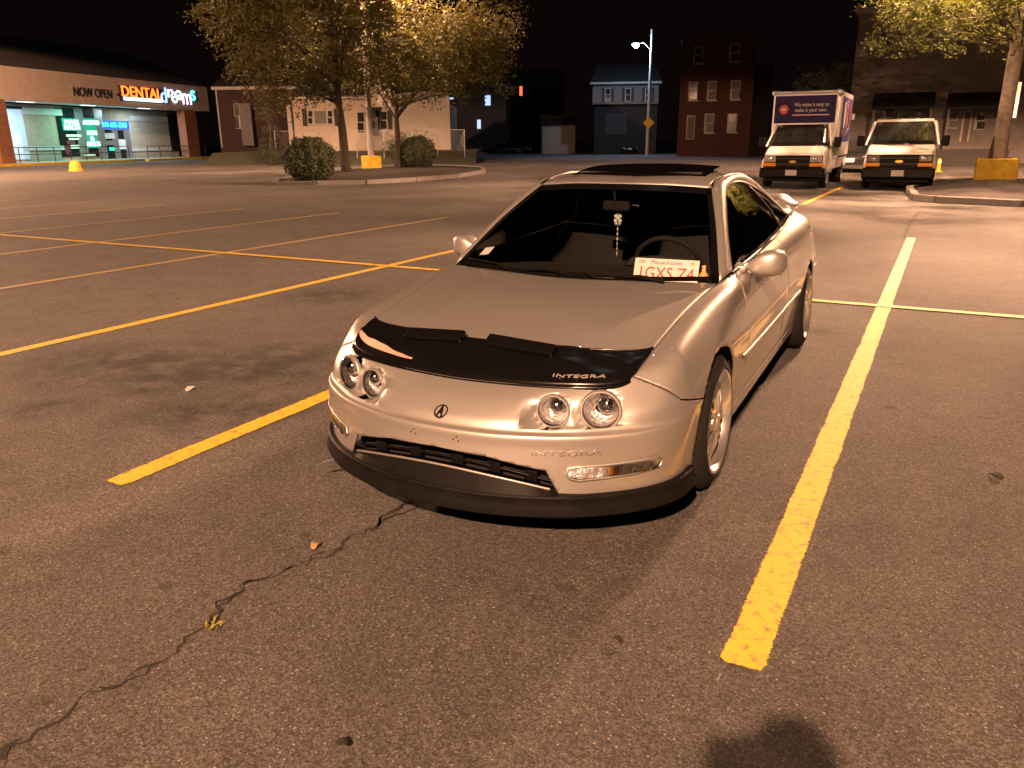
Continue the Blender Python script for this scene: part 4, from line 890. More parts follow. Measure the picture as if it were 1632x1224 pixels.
for (x0,x1) in ((106,134.5),(135.5,165)):
    w = rect('shop_window',x0,172,x1,250,True,'shop_dark'); rect('window_glow',x0+.8,188,x1-.8,236 if x0 > 120 else 208,True,'glow_green',.05,w)
    rect('transom',x0,171,x1,186,True,'shop_dark',.06,w); rect('mullion',x1,172,x1+.9,250,True,'alu',.08,w)
sg = rect('phone_sign',166,192,209.5,205,True,'glow_blue',.06)
dr = rect('glass_door',170,206,190,254,True,'shop_dark',.06); rect('door_frame',168.6,205,170,254,True,'alu',.09,dr); rect('door_frame',189.5,205,191.5,254,True,'alu',.09,dr); rect('door_frame',169,205,209,207,True,'alu',.09,dr)
dr2 = rect('glass_door',191.5,206,208,254,True,'shop_dark',.06); rect('door_frame',208,205,210,254,True,'alu',.09,dr2)
rect('poster',173,212,187,221,True,'shop_trim',.10,dr); rect('poster',172,224,186,231,True,'box_grey',.10,dr); rect('poster',180,235,188,240,True,'neon_green',.10,dr); rect('poster',195.5,222,204,238,True,'poster_white',.10,dr2)
for (x0,y0,x1,y1,m_) in ((111,214,134,218,'poster_white'),(115,220,131,223,'poster_white'),(112,224,124,230,'poster_maroon'),(118,231,131,233,'poster_white'),(118,234,131,237,'poster_white'),(141,246,157,249,'poster_white'),(111,232,117,247,'poster_maroon')):
    rect('poster',x0,y0,x1,y1,True,m_,.10)
rect('dark_window',279,181,301,241,True,'shop_dark',.06)
def stext(txt, name, x0, x1, y0, y1, m, back=False, proud=.06, dy=0, parent=None):
    bk = WB_ if back else 0; a,z0 = spx(x0,y1,bk); b,_ = spx(x1,y1,bk); _,z1 = spx(x0,y0,bk); h = z1-z0
    me = text_mesh(txt, 1, .06); xs = [v.co.x for v in me.vertices]; ys = [v.co.y for v in me.vertices]; w0_ = max(xs)-min(xs); h0_ = max(ys)-min(ys)
    for v in me.vertices:
        v.co = Vector((a+(v.co.x-min(xs))/w0_*(b-a), (WB_+.39 if back else 0)-proud-v.co.z, z0+(v.co.y-min(ys))/h0_*h))
    return finish(me, name, m, parent or shop, fix=False)
stext('NOW OPEN','fascia_lettering',118,178,138,153,'black_letter',proud=.012); rect('speaker_box',186,149,190,153,False,'black_letter',.05)
rect('sign_backing',191.5,135.5,257,160.5,False,'black_letter',.01)
stext('DENTAL','sign_lettering',193.5,256,136.5,153,'sign_orange',proud=.10)
rect('sign_bar',196,154.2,256,159.6,False,'sign_white',.10)
for ch,x0,x1,y0,y1,m_ in (('d',256,265,139,163,'sign_blue'),('r',266,275,142,155,'sign_lilac'),('e',272.5,281,146,164,'sign_white'),('a',280,290,144,159,'sign_white'),('m',290.5,304,149,166,'sign_pink'),('s',303,310.5,144,160,'sign_teal')):
    o = stext(ch,'sign_letter',x0,x1,y0,y1,m_,proud=.10)
    o2 = stext(ch,'letter_shadow_box',x0-.8,x1-.5,y0-.6,y1-.2,'black_letter',proud=.02)
for t_,x0,x1,y0,y1 in (('MASS',109,131,190.5,198),('HEALTH',109,132.5,199,206.5),('ACCEPTED',137.5,163,191.5,198.5),('KIDS',145,160,208,215),('&',150,156,217.5,224),('ADULTS',144.5,165,226,233)):
    stext(t_,'window_lettering',x0,x1,y0,y1,'neon_text',True,.10)
stext('978-655-2300','phone_lettering',168,207,194.5,202.5,'neon_cyan',True,.10)
for px in (47,145,233):
    a,_ = spx(px,165,1.2); MB().box((a,1.5,FZ0+.02),(1.3,.35,.05)).build('soffit_light','lit_white',shop)
    l = bpy.data.lights.new('soffit_lamp','AREA'); l.energy = 150 if px != 145 else 170; l.color = (.72,.92,1) if px != 145 else (.3,1,.7); l.size = .9; o = bpy.data.objects.new('soffit_lamp',l); C.objects.link(o); o.parent = shop; o.location = (a,1.5,FZ0-.03)
# yellow kerb, ramp rails, bollard
for x0,x1 in ((-60,210),(236,335)):
    a,_ = spx(x0,262,-.35); b,_ = spx(x1,258,-.35); MB().box(((a+b)/2,-.30,.07),(abs(b-a),.35,.20)).build('yellow_kerb','yellow_base',shop,bevel=.03)
def rail_run(x0, x1, label):
    a,_ = spx(x0,250,.1); b,_ = spx(x1,250,.1); t = thing('handrail', SO+su*a-sn*.2, math.pi/2+SA, label, 'handrail'); L_ = b-a; n = max(2,round(L_/1.5))
    for z in (.55,1.0): MB().tube([(0,0,z+.18),(L_,0,z+.18)],.03,6).build('rail','rail_black',t)
    for i in range(n+1): MB().tube([(L_*i/n,0,.15),(L_*i/n,0,1.18)],.028,6).build('post','rail_black',t)
rail_run(-30,208,'long black handrail in front of the shop windows and green signs'); rail_run(238,330,'short black handrail beside the brick corner pillar of the shop')
bp = gnd(121,273); bo = thing('bollard', (bp.x,bp.y,0), 0, 'short orange-yellow dome-topped bollard in front of the shop kerb', 'bollard'); mat('bollard_yellow', (.62,.33,.02), .6, noise=(6,.8,1.1))
MB().lathe([(0,.30),(.30,.29),(.42,.24),(.52,.14),(.56,.001)],'Z',20).build('post','bollard_yellow',bo,60); MB().lathe([(0,.34),(.10,.34),(.12,.30)],'Z',20).build('collar','bollard_yellow',bo,40)

# ---- houses: a frame whose x runs across the view and y away from it
def house_frame(name, px0, depth, label, base_z=0., turn=0.):
    o = at(px0, 240, depth); t = thing(name, (o.x,o.y,base_z), YAW+turn, label, 'house')
    ct,st = math.cos(turn),math.sin(turn)
    def loc(px, py):      # pixel on the front plane -> local x, z
        d = _f + _r2*((px-816)/FPX) - _u2*((py-612)/FPX); n = Vector((-math.sin(YAW+turn),math.cos(YAW+turn),0)); o_ = Vector((0,0,CAM_H)); q = Vector((o.x,o.y,0)); k = (q-o_).dot(n)/d.dot(n); p = o_+d*k
        ux = Vector((math.cos(YAW+turn),math.sin(YAW+turn),0)); return (p-q).dot(ux), p.z-base_z
    return t, loc
def slab(t, loc, name, x0, y0, x1, y1, m, y=0., th=.3, parent=None, bevel=0, zmin=None):
    a,zt = loc(x0,y0); b,_ = loc(x1,y0); _,zb = loc((x0+x1)/2,y1); _,zt = loc((x0+x1)/2,y0)
    if zmin is not None: zb = zmin
    return MB().box(((a+b)/2,y+th/2,(zt+zb)/2),(b-a,th,zt-zb)).build(name,m,parent or t,bevel=bevel)
def window(t, loc, x0, y0, x1, y1, frame='win_frame', pane='win_glass', bars=1, y=-.06, sill=True):
    f = slab(t,loc,'window',x0,y0,x1,y1,frame,y,.08); w = (x1-x0); h = (y1-y0); i = max(.9,.11*w); nb = bars+1
    for k in range(nb):
        slab(t,loc,'pane',x0+i,y0+i+(h-i)*k/nb,x1-i,y0+(h-i)*(k+1)/nb,pane,y-.02,.03,f)
    return f
mat('win_frame', (.30,.285,.26), .6); mat('win_glass', (.02,.02,.022), .15); mat('win_blind', (.12,.115,.10), .7); mat('brick_red', (.048,.015,.010), .9, noise=(4,.8,1.2), bump=(9,.4,.01)); mat('siding_white', (.38,.35,.31), .8, noise=(2,.92,1.05)); mat('siding_cream', (.40,.34,.27), .8, noise=(2,.92,1.05)); mat('siding_grey', (.15,.135,.13), .85, noise=(2,.85,1.1)); mat('siding_red', (.035,.015,.014), .9); mat('roof_dark', (.012,.011,.012), .9, noise=(6,.7,1.2)); mat('shutter', (.025,.022,.025), .8); mat('dark_wall', (.035,.030,.030), .9); mat('door_brown', (.10,.06,.04), .7); mat('lit_blue', (.3,.4,.9), .5, emit=(.35,.48,1), es=1.0); mat('lit_red', (.8,.15,.05), .5, emit=(1,.13,.03), es=1.2)
# horizontal boards on the siding, as relief
for n_ in ('siding_white','siding_cream','siding_grey'):
    nt = MATS[n_].node_tree; tc = nt.nodes.new('ShaderNodeTexCoord'); w = nt.nodes.new('ShaderNodeTexWave'); w.wave_type = 'BANDS'; w.bands_direction = 'Z'; w.wave_profile = 'SAW'; w.inputs['Scale'].default_value = 1.6; nt.links.new(tc.outputs['Object'], w.inputs['Vector'])
    b = nt.nodes.new('ShaderNodeBump'); b.inputs['Strength'].default_value = .8; b.inputs['Distance'].default_value = .03; nt.links.new(w.outputs['Fac'], b.inputs['Height']); nt.links.new(b.outputs['Normal'], nt.nodes['Principled BSDF'].inputs['Normal'])
# grassy bank under the white house
bk = at(420,246,50); kind(MB().add([(-4,0,-.02),(13.5,0,-.02),(13.5,2.2,.75),(-4,2.2,.75),(13.5,26,.85),(-4,26,.85)],[(0,1,2,3),(3,2,4,5)]).build('grass_bank','grass',None,60,loc=(bk.x,bk.y,0)),'structure').rotation_euler = (0,0,YAW)
t,lc = house_frame('white_house', 465, 57, 'cream single-storey house behind the chain-link fence, shuttered triple window facing the lot', .55)
slab(t,lc,'front_wall',465,157,584,244,'siding_cream',0,.3,zmin=-.4)
slab(t,lc,'side_wing',584,149,714,244,'siding_white',1.2,.3,zmin=-.4)
slab(t,lc,'eave_board',462,153.5,588,158,'win_frame',-.35,.4); slab(t,lc,'wing_eave',582,145.5,717,150,'win_frame',.85,.4)
a,z = lc(462,155); b,_ = lc(588,155); MB().add([(a,-.4,z),(b,-.4,z),(b,7,z),(a,7,z),(a+.5,3.3,z+1.7),(b-.5,3.3,z+1.7)],[(0,1,5,4),(2,3,4,5),(1,2,5),(3,0,4)]).build('roof','roof_dark',t)
a,z = lc(582,147); b,_ = lc(717,147); MB().add([(a,.8,z),(b,.8,z),(b,8,z),(a,8,z),(a+.5,4,z+1.6),(b-.5,4,z+1.6)],[(0,1,5,4),(2,3,4,5),(1,2,5),(3,0,4)]).build('wing_roof','roof_dark',t)
a,_ = lc(465,200); MB().box((a-.15,3.6,1.6),(.3,7,3.6)).build('side_wall','siding_white',t)
a,_ = lc(713,200); MB().box((a,5,1.6),(.3,7,3.6)).build('side_wall','siding_white',t)
w = slab(t,lc,'window',489,174,532,200,'win_frame',-.07,.09)
for x0,x1 in ((491.5,497.5),(523,529)):
    for y0,y1 in ((177,186),(188,197)): slab(t,lc,'pane',x0,y0,x1,y1,'win_glass',-.10,.04,w)
slab(t,lc,'pane',501,177,519,197,'win_blind',-.10,.04,w)
for x0 in (481,533): slab(t,lc,'shutter',x0,173,x0+7,201,'shutter',-.05,.06)
window(t,lc,568.5,178,581,212); window(t,lc,601,176,613,206,y=1.13); 
for x0 in (594,614): slab(t,lc,'shutter',x0,175,x0+6,207,'shutter',1.14,.06)
t,lc = house_frame('dark_red_house', 342, 66, 'dark red house with a pale eave line standing behind the shop corner', .3)
slab(t,lc,'front_wall',342,143,470,245,'siding_red',0,6,zmin=-.3); slab(t,lc,'eave_board',338,138,474,143,'win_frame',-.3,6.5); a,z = lc(338,138); b,_ = lc(474,138); MB().add([(a,-.4,z),(b,-.4,z),(b,7,z),(a,7,z),(a+.5,3.3,z+1.5),(b-.5,3.3,z+1.5)],[(0,1,5,4),(2,3,4,5),(1,2,5),(3,0,4)]).build('roof','roof_dark',t)
window(t,lc,372,165,381,205); slab(t,lc,'porch_wall',384,165,402,232,'siding_grey',-.6,.5); slab(t,lc,'corner_board',343,143,345,235,'win_frame',-.05,.1)
t,lc = house_frame('brick_house', 1087, 66, 'three-storey red brick house with pale window frames across the street', 0, -.24)
slab(t,lc,'front_wall',1088,62,1207,250,'brick_red',0,9,zmin=-.2); slab(t,lc,'cornice',1085,58,1210,63,'dark_wall',-.4,9.6)
for x0,y0,x1,y1,pn in ((1106.5,74,1121,101.5,'win_glass'),(1163,70,1180,99,'win_glass'),(1098,130,1113,160,'win_glass'),(1128,129,1143,160,'win_blind'),(1165,128,1181,159,'win_blind'),(1123.5,181,1139,212,'win_blind'),(1160,181,1175.5,211,'win_glass')):
    window(t,lc,x0,y0,x1,y1,pane=pn); slab(t,lc,'sill',x0-1,y1,x1+1,y1+1.6,'win_frame',-.16,.16)
d = slab(t,lc,'door',1095,184,1108.5,222,'win_frame',-.06,.08); slab(t,lc,'door_panel',1096.5,186,1107,221,'door_brown',-.09,.05,d)
slab(t,lc,'side_bay',1207,100,1236,250,'dark_wall',2,6,zmin=-.2)
t,lc = house_frame('shuttered_house', 945, 78, 'house with a white upper floor and black shutters beside the street pole', 0, -.12)
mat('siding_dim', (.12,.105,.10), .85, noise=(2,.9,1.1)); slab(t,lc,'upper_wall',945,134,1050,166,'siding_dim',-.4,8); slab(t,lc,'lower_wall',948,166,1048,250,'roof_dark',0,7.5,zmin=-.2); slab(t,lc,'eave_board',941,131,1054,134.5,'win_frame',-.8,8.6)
a,z = lc(941,131); b,_ = lc(1054,131); MB().add([(a,-.8,z),(b,-.8,z),(b,8,z),(a,8,z),(a+.6,3.6,z+1.9),(b-.6,3.6,z+1.9)],[(0,1,5,4),(2,3,4,5),(1,2,5),(3,0,4)]).build('roof','roof_dark',t)
for c in (969,1001,1033):
    window(t,lc,c-4.5,141,c+4.5,162,y=-.46)
    for x0 in (c-9.5,c+5.5): slab(t,lc,'shutter',x0,140,x0+4,162.5,'shutter',-.46,.06)
slab(t,lc,'garage_door',965,181,999,215,'dark_wall',-.06,.1)
t,lc = house_frame('low_garage', 863, 84, 'low pale garage with a dark red roof between the far houses', 0)
slab(t,lc,'front_wall',864,200,917,248,'siding_white',0,5,zmin=-.2); a,z = lc(862,200); b,_ = lc(919,200); MB().add([(a,-.3,z),(b,-.3,z),(b,5.3,z),(a,5.3,z),(a,2.5,z+1.1),(b,2.5,z+1.1)],[(0,1,5,4),(2,3,4,5),(1,2,5),(3,0,4)]).build('roof','siding_red',t)
t,lc = house_frame('blue_window_house', 718, 88, 'dim grey house with glowing blue windows behind the slender tree', 0)
slab(t,lc,'front_wall',712,138,806,250,'dark_wall',0,7,zmin=-.2); slab(t,lc,'eave_board',710,135,809,139,'siding_grey',-.4,7.6)
for x0,y0,x1,y1 in ((773,152,781.5,168),(760.5,191,766,205),(715.5,147.5,722,158)):
    f = slab(t,lc,'window',x0-.8,y0-.8,x1+.8,y1+.8,'win_frame',-.05,.07); slab(t,lc,'pane',x0,y0,x1,y1,'lit_blue',-.09,.05,f)
t,lc = house_frame('far_dark_house', 815, 110, 'nearly black far house with one glowing red window', 0)
slab(t,lc,'front_wall',812,112,900,246,'dark_wall',0,8,zmin=-.2); f = slab(t,lc,'window',826.5,136,834,154,'dark_wall',-.05,.07); slab(t,lc,'pane',828,137.5,832.5,152.5,'lit_red',-.09,.05,f)
t,lc = house_frame('grey_row_house', 1372, 46, 'grey clapboard row house with two dark porch roofs behind the van', 0, -.46)
slab(t,lc,'front_wall',1372,8,1700,250,'siding_grey',0,8,zmin=-.2); slab(t,lc,'cornice',1366,2,1704,9,'win_frame',-.35,8.6)
for x0,x1 in ((1392,1492),(1508,1600)):
    a,z = lc(x0,172); b,z2 = lc(x1,146); m_ = MB().add([(a,-1.6,z),(b,-1.6,z),(b,0,z2),(a,0,z2),(a,-1.6,z-.12),(b,-1.6,z-.12),(b,0,z-.12),(a,0,z-.12)],[(0,1,2,3),(0,4,5,1),(1,5,6,2),(3,7,4,0),(4,7,6,5)]).build('porch_roof','roof_dark',t)
    for xx in (a+.12,b-.12): MB().tube([(xx,-1.45,-.2),(xx,-1.45,z-.1)],.07,8).build('porch_post','siding_grey',t)
window(t,lc,1432,170,1450,191,pane='win_blind'); window(t,lc,1410,170,1427,205); window(t,lc,1454,170,1469,205); window(t,lc,1512,178,1529,205,pane='win_blind'); window(t,lc,1556,178,1572,207); window(t,lc,1400,62,1420,84); window(t,lc,1470,60,1490,84); window(t,lc,1560,60,1580,84)
d = slab(t,lc,'door',1536,176,1551,226,'win_frame',-.06,.08); slab(t,lc,'door_panel',1539,179,1548,226,'door_brown',-.09,.05,d)
slab(t,lc,'porch_floor',1390,238,1604,262,'dark_wall',-1.7,1.7,zmin=-.2)
# ---- chain-link fence in front of the white house
fb = at(440,240,51); fn = thing('chain_link_fence', (fb.x,fb.y,.75), YAW, 'chain-link fence with thin steel posts along the white house yard', 'fence'); mat('galvanised', (.30,.30,.30), .5, .6)
for i in range(8): MB().tube([(i*1.75,0,-.5),(i*1.75,0,1.35)],.03,6).build('post','galvanised',fn)
MB().tube([(0,0,1.33),(12.25,0,1.33)],.022,6).build('top_rail','galvanised',fn)
wm = MB()
for i in range(176):
    x = i*.07; wm.tube([(x,0,.02),(min(12.25,x+.66),0,1.32)],.0022,3,False); wm.tube([(x+.66 if x+.66 < 12.25 else 12.25,0,.02),(x,0,1.32)],.0022,3,False)
kind(wm.build('wire_mesh','galvanised',fn,fix=False),'stuff')
# vine-covered post and hedge by the white house
tree('vine_column', at(432,246,50)*1.0 if False else (at(432,246,50).x,at(432,246,50).y,.2), 1.0, [(0,0,1.0,.65),(.1,.1,1.9,.6),(-.1,0,2.8,.6),(.15,0,3.6,.65),(0,.2,.5,.8)], 5200, .09, 'leaf_dark', 'tall vine-covered post beside the cream house front', (0,0), .09, 31)
hd_ = at(660,242,50); tree('dark_hedge', (hd_.x,hd_.y,.4), .4, [(-1.2,0,.8,.7),(-.3,0,1.0,.75),(.6,.1,.9,.7),(-2.0,.1,.7,.6)], 4200, .09, 'leaf_dark', 'low dark hedge in front of the white house wing', (0,0), .08, 32)
# dark street trees
tb = gnd(1330,262); tree('street_tree', (tb.x-.5,tb.y+6,0), 2.6, blobs(18,.5,0,3.2,5.6,2.8,2.2,1.1,41), 15000, .12, 'leaf_dark', 'dark spreading tree between the box truck and the grey row house', (0,0), .16, 33)

# ---- street pole with LED lamp
sp_ = gnd(1031,248); pl_ = thing('street_lamp', (sp_.x,sp_.y,0), YAW, 'wooden utility pole carrying a white LED street lamp across the lot', 'street lamp')
hp = at(1043,42,66).z; MB().tube([(0,0,0),(0,0,hp)],[.17,.11],12).build('pole','pole_grey',pl_,50)
zl = at(1010,77,(sp_-Vector((0,0,CAM_H))).dot(_f)).z; xl = -(1034-1010)/FPX*(sp_-Vector((0,0,CAM_H))).dot(_f)
MB().tube([(0,0,zl-.5),(xl*.5,0,zl+.15),(xl*.9,0,zl+.1)],.04,8).build('lamp_arm','pole_grey',pl_,50)
mat('led', (1,1,1), .5, emit=(.72,.88,1), es=60); MB().box((xl,0,zl+.10),(.75,.30,.10)).build('lamp_head','lamp_metal',pl_,bevel=.03); MB().lathe([(.05,.30),(-.05,.30),(-.20,.18),(-.25,.001)],'Z',16,c=(xl,0,zl)).build('lamp_lens','led',pl_,60)
l = bpy.data.lights.new('led_light','POINT'); l.energy = 800; l.color = (.55,.72,1); l.shadow_soft_size = .2; o = bpy.data.objects.new('led_light',l); C.objects.link(o); o.parent = pl_; o.location = (xl,-.2,zl-.4)
mat('sign_yellow', (.62,.40,.03), .5)
dg_ = thing('warning_sign', sp_+Vector((0,0,0)), YAW, 'yellow diamond warning sign on the street lamp pole', 'sign'); zs_ = at(1034,196,(sp_-Vector((0,0,CAM_H))).dot(_f)).z
MB().prism([(0,-.22,zs_-.50),(.50,-.22,zs_),(0,-.22,zs_+.50),(-.50,-.22,zs_)],(0,.03,0)).build('sign_plate','sign_yellow',dg_)
# pale street pavement behind the lot
mat('street_paving', (.13,.13,.135), .9, noise=(2,.8,1.2)); pA = [gnd(x,y) for x,y in ((690,252),(1215,259))]; pB = [gnd(x,y) for x,y in ((1215,247.5),(690,243.5))]
kind(MB().add([(q.x,q.y,.006) for q in pA+pB],[(0,1,2,3)]).build('pavement','street_paving'),'structure')

# ---- vehicles: lofted from side profile sections
mat('van_white', (.74,.73,.71), .35, coat=.6); mat('car_dark', (.012,.012,.014), .2, coat=1); mat('head_clear', (.55,.55,.55), .2, .5); mat('veh_glass', (.015,.016,.016), .06); mat('grille_black', (.006,.006,.006), .6, spec=.15); mat('bowtie', (.60,.42,.10), .3, .7); mat('hub_steel', (.35,.34,.33), .4, .8); mat('panel_purple', (.016,.010,.055), .6, spec=.15); mat('panel_blue', (.06,.06,.22), .5); mat('panel_red', (.35,.05,.05), .5); mat('panel_pink', (.5,.28,.30), .5)
def loft(secs, hw, tumble=.0, n=4):
    """secs: list of (y, z0, z1, half width at bottom, half width at top); rounded box sections"""
    P = []
    for y,z0,z1,wb,wt in secs:
        r = min(.10,(z1-z0)*.25); P.append([(wb*.96,y,z0),(wb,y,z0+r),(wb,y,(z0+z1)/2),(wt,y,z1-r),(wt-r*.35,y,z1-r*.3),(wt-r,y,z1),(0,y,z1+.015),(-wt+r,y,z1),(-wt+r*.35,y,z1-r*.3),(-wt,y,z1-r),(-wb,y,(z0+z1)/2),(-wb,y,z0+r),(-wb*.96,y,z0)])
    m = MB().grid(P); k = len(P[0]); nn = len(P); m.f.append(tuple(range(k))); m.f.append(tuple(range((nn-1)*k,nn*k))); return m
def wheel_simple(t, x, y, r, w=.22):
    s = 1 if x > 0 else -1
    wh = MB().lathe([(-w/2,r*.6),(-w/2,r*.93),(-w/2+.03,r),(w/2-.03,r),(w/2,r*.93),(w/2,r*.62)],'X',28,c=(x,y,r)).build('wheel','rubber',t,40)
    MB().lathe([(s*(w/2),r*.64),(s*(w/2-.03),r*.58),(s*(w/2-.06),r*.30),(s*(w/2-.01),r*.20),(s*(w/2-.005),.001)],'X',24,c=(x,y,r)).build('rim','hub_steel',wh,30)
def express(name, loc, rz, label, box=False, sc_=.92):
    """full-size van nose; faces -y, origin on the ground under the front bumper"""
    t = thing(name, loc, rz, label, 'truck' if box else 'van'); t.scale = (sc_,)*3
    # lower body and nose
    body = loft([(.10,.62,1.03,.93,.86),(.16,.52,1.10,.97,.90),(.45,.46,1.20,.985,.93),(.92,.44,1.29,.99,.93),(1.0,.44,1.31,.995,.93),(2.4 if box else 5.55,.44,1.31,.995,.95),(2.45 if box else 5.6,.5,1.28,.97,.93)],1).build('body','van_white',t,30)
    roofz = 2.08; MB().grid([[(s*(.93-.0*k),.98+.62*k,1.30+.70*k) for s in (1,)] for k in (0,1)]) if False else None
    # cab upper: roof and pillars
    P = [(.93,1.00,1.30),(.80,1.62,1.99),(.78,1.80,2.06)]
    yb = 2.42 if box else 5.55
    MB().add([(-.80,1.60,1.99),(.80,1.60,1.99),(.78,1.95,2.07),(-.78,1.95,2.07),(.80,yb,2.06),(-.80,yb,2.06),(.86,yb,1.95),(-.86,yb,1.95),(.845,1.75,1.93),(-.845,1.75,1.93)],[(0,1,2,3),(3,2,4,5),(2,8,6,4),(3,5,7,9),(1,8,2),(0,3,9)]).build('roof','van_white',t,50,solid=.04)
    for s in (1,-1):
        MB().add([(s*.985,.95,1.29),(s*.985,1.12,1.29),(s*.86,1.78,1.95),(s*.80,1.60,1.99)],[(0,1,2,3)]).build('pillar','van_white',t,solid=.05)
        MB().add([(s*.985,2.28,1.29),(s*.985,yb,1.29),(s*.86,yb,1.95),(s*.86,2.20,1.95)],[(0,1,2,3)]).build('side_panel','van_white',t,solid=.03)
        MB().add([(s*.978,1.12,1.30),(s*.978,2.28,1.30),(s*.856,2.20,1.94),(s*.856,1.76,1.94)],[(0,1,2,3)]).build('side_window','veh_glass',t)
        m = MB().box((s*1.17,1.12,1.42),(.22,.14,.32)).build('side_mirror','grille_black',t,bevel=.04); MB().tube([(s*.98,1.15,1.36),(s*1.10,1.13,1.38)],.03,6).build('mirror_arm','grille_black',m)
        wheel_simple(t, s*.87, .95, .36); 
        if not box: wheel_simple(t, s*.87, 4.45, .36)
    wsg = [[(x*(.93-.15*k),1.0+.61*k-.10*(1-x*x)*(1-.3*k),1.315+.665*k) for x in np.linspace(-1,1,9)] for k in np.linspace(0,1,6)]
    MB().grid(wsg).build('windshield','veh_glass',t,60,solid=.01)
    for x in (-.45,.25): MB().tube([(x-.35,.93,1.36),(x+.3,.90,1.34)],.012,5).build('wiper','grille_black',t)
    MB().box((0,.085,.83),(1.80,.08,.40)).build('grille','grille_black',t,bevel=.03)
    for z in (.93,.76): MB().box((0,.04,z),(1.05,.02,.025)).build('grille_bar','rail_black',t)
    MB().prism([(-.12,.02,.83),(-.07,.02,.865),(.0,.02,.875),(.07,.02,.865),(.12,.02,.83),(.07,.02,.80),(0,.02,.79),(-.07,.02,.80)],(0,.03,0)).build('emblem','bowtie',t)
    for s in (1,-1):
        h = MB().box((s*.70,.05,.92),(.36,.05,.20)).build('headlight','head_clear' if box else 'dark_chrome',t,bevel=.02); MB().lathe([(.0,.075),(-.02,.06),(-.025,.001)],'Y',20,c=(s*.68,.025,.92)).build('lamp','chrome',h,60)
        MB().box((s*.72,.05,.74),(.42,.06,.11)).build('turn_signal','amber',t,bevel=.02)
    MB().box((0,.05,.49),(1.98,.30,.32)).build('bumper','black_plastic',t,bevel=.06); MB().box((0,.35,.30),(1.7,.5,.16)).build('air_dam','grille_black',t,bevel=.03)
    MB().box((0,-.115,.50),(.34,.02,.17)).build('number_plate','paper',t)
    MB().box((0,2.9,.42),(1.5,4.5,.12)).build('chassis','grille_black',t)
    if box:
        b = MB().box((0,4.35,2.0),(2.16,3.9,2.10)).build('cargo_box','van_white',t,bevel=.04)
        MB().box((0,2.05,2.22),(2.04,.72,1.55)).build('cab_over','van_white',t,bevel=.06)
        for s in (1,-1):
            MB().box((s*1.0,2.03,2.98),(.15,.75,.14)).build('corner_cap','alu',b,bevel=.03); wheel_simple(t, s*.86, 4.9, .37, .4)
            MB().box((s*1.02,4.3,.72),(.06,3.8,.30)).build('side_skirt','van_white',t)
        MB().tube([(-1.0,1.68,2.98),(1.0,1.68,2.98)],.05,6).build('top_rail','alu',b)
        pn = MB().box((0,1.675,2.46),(1.92,.02,.86)).build('sign_panel','panel_purple',t)
        kind(text_obj('We make it easy to','slogan_lettering',.17,'paper',pn,basis((.20,1.655,2.60),(1,0,0),(0,0,1)),.01,sx=.80),'stuff')
        kind(text_obj('make it your own.','slogan_lettering',.17,'paper',pn,basis((.20,1.655,2.43),(1,0,0),(0,0,1)),.01,sx=.80),'stuff')
        text_obj('x in store','slogan',.09,'paper',pn,basis((.20,1.655,2.28),(1,0,0),(0,0,1)),.008,sx=.95) if False else MB().box((.20,1.66,2.28),(1.15,.01,.035)).build('slogan_line','panel_pink',pn)
        MB().lathe([(0,.20),(.01,.20),(.01,.165),(0,.165)],'Y',30,c=(-.66,1.655,2.46)).build('emblem_ring','panel_red',pn); MB().lathe([(0,.15),(.005,.001)],'Y',24,c=(-.66,1.66,2.46)).build('emblem_disc','panel_red',pn); MB().box((-.66,1.652,2.46),(.14,.01,.08)).build('emblem_mark','paper',pn)
        sp2 = MB().box((1.085,4.3,2.15),(.012,3.5,1.45)).build('side_sign','panel_blue',t)
        for y0,z0,w_,h_,m_ in ((3.4,2.3,.5,.8,'paper'),(4.3,2.35,.5,.9,'panel_pink'),(5.1,2.3,.4,.8,'panel_red'),(3.3,1.75,.7,.16,'bowtie'),(4.6,1.75,1.4,.06,'paper')):
            MB().box((1.096,y0,z0),(.01,w_,h_),Matrix.Rotation(R(12),3,'X')).build('side_graphic',m_,sp2)
        MB().box((-1.085,4.3,2.15),(.012,3.5,1.45)).build('side_sign','panel_blue',t)
        ml = MB().box((1.15,6.2,2.3),(.1,.1,.2)).build('marker_lamp','head_clear',t)
    return t
express('box_truck', (-3.92,24.4,0), .02, 'white box truck with a purple slogan panel above the cab', True, .90)
express('cargo_van', (-1.17,24.6,0), .03, 'white passenger van with leaf shadows on its hood beside the right island', False, .92)
def sedan(loc, rz, label, m='car_dark'):
    t = thing('dark_sedan', loc, rz, label, 'car', 'dark cars parked beyond the lot')
    loft([(0,.38,.66,.70,.64),(.12,.28,.74,.84,.78),(1.2,.22,.90,.88,.84),(3.2,.22,.95,.88,.84),(4.3,.28,.92,.84,.80),(4.5,.40,.80,.76,.70)],1).build('body',m,t,40)
    loft([(1.15,.88,.90,.78,.76),(1.95,.88,1.36,.80,.60),(2.9,.88,1.38,.80,.60),(3.8,.88,.96,.78,.70)],1).build('cabin','veh_glass',t,40); MB().box((0,2.42,1.385),(1.1,.95,.03)).build('roof',m,t,bevel=.01)
    for s in (1,-1):
        MB().box((s*.60,.06,.62),(.30,.12,.12)).build('headlight','head_clear',t,bevel=.03)
        for y in (.85,3.5): wheel_simple(t, s*.78, y, .31, .2)
    MB().box((0,-.01,.52),(.34,.03,.16)).build('number_plate','paper',t); MB().box((0,.03,.40),(1.2,.08,.14)).build('lower_grille','grille_black',t)
    return t
q = gnd(1352,276); sedan((q.x,q.y,0), .1, 'black car half hidden between the box truck and the white van')
q = gnd(845,245); sedan((q.x,q.y,0), YAW+1.2, 'dark sedan parked by the street in front of the low garage')
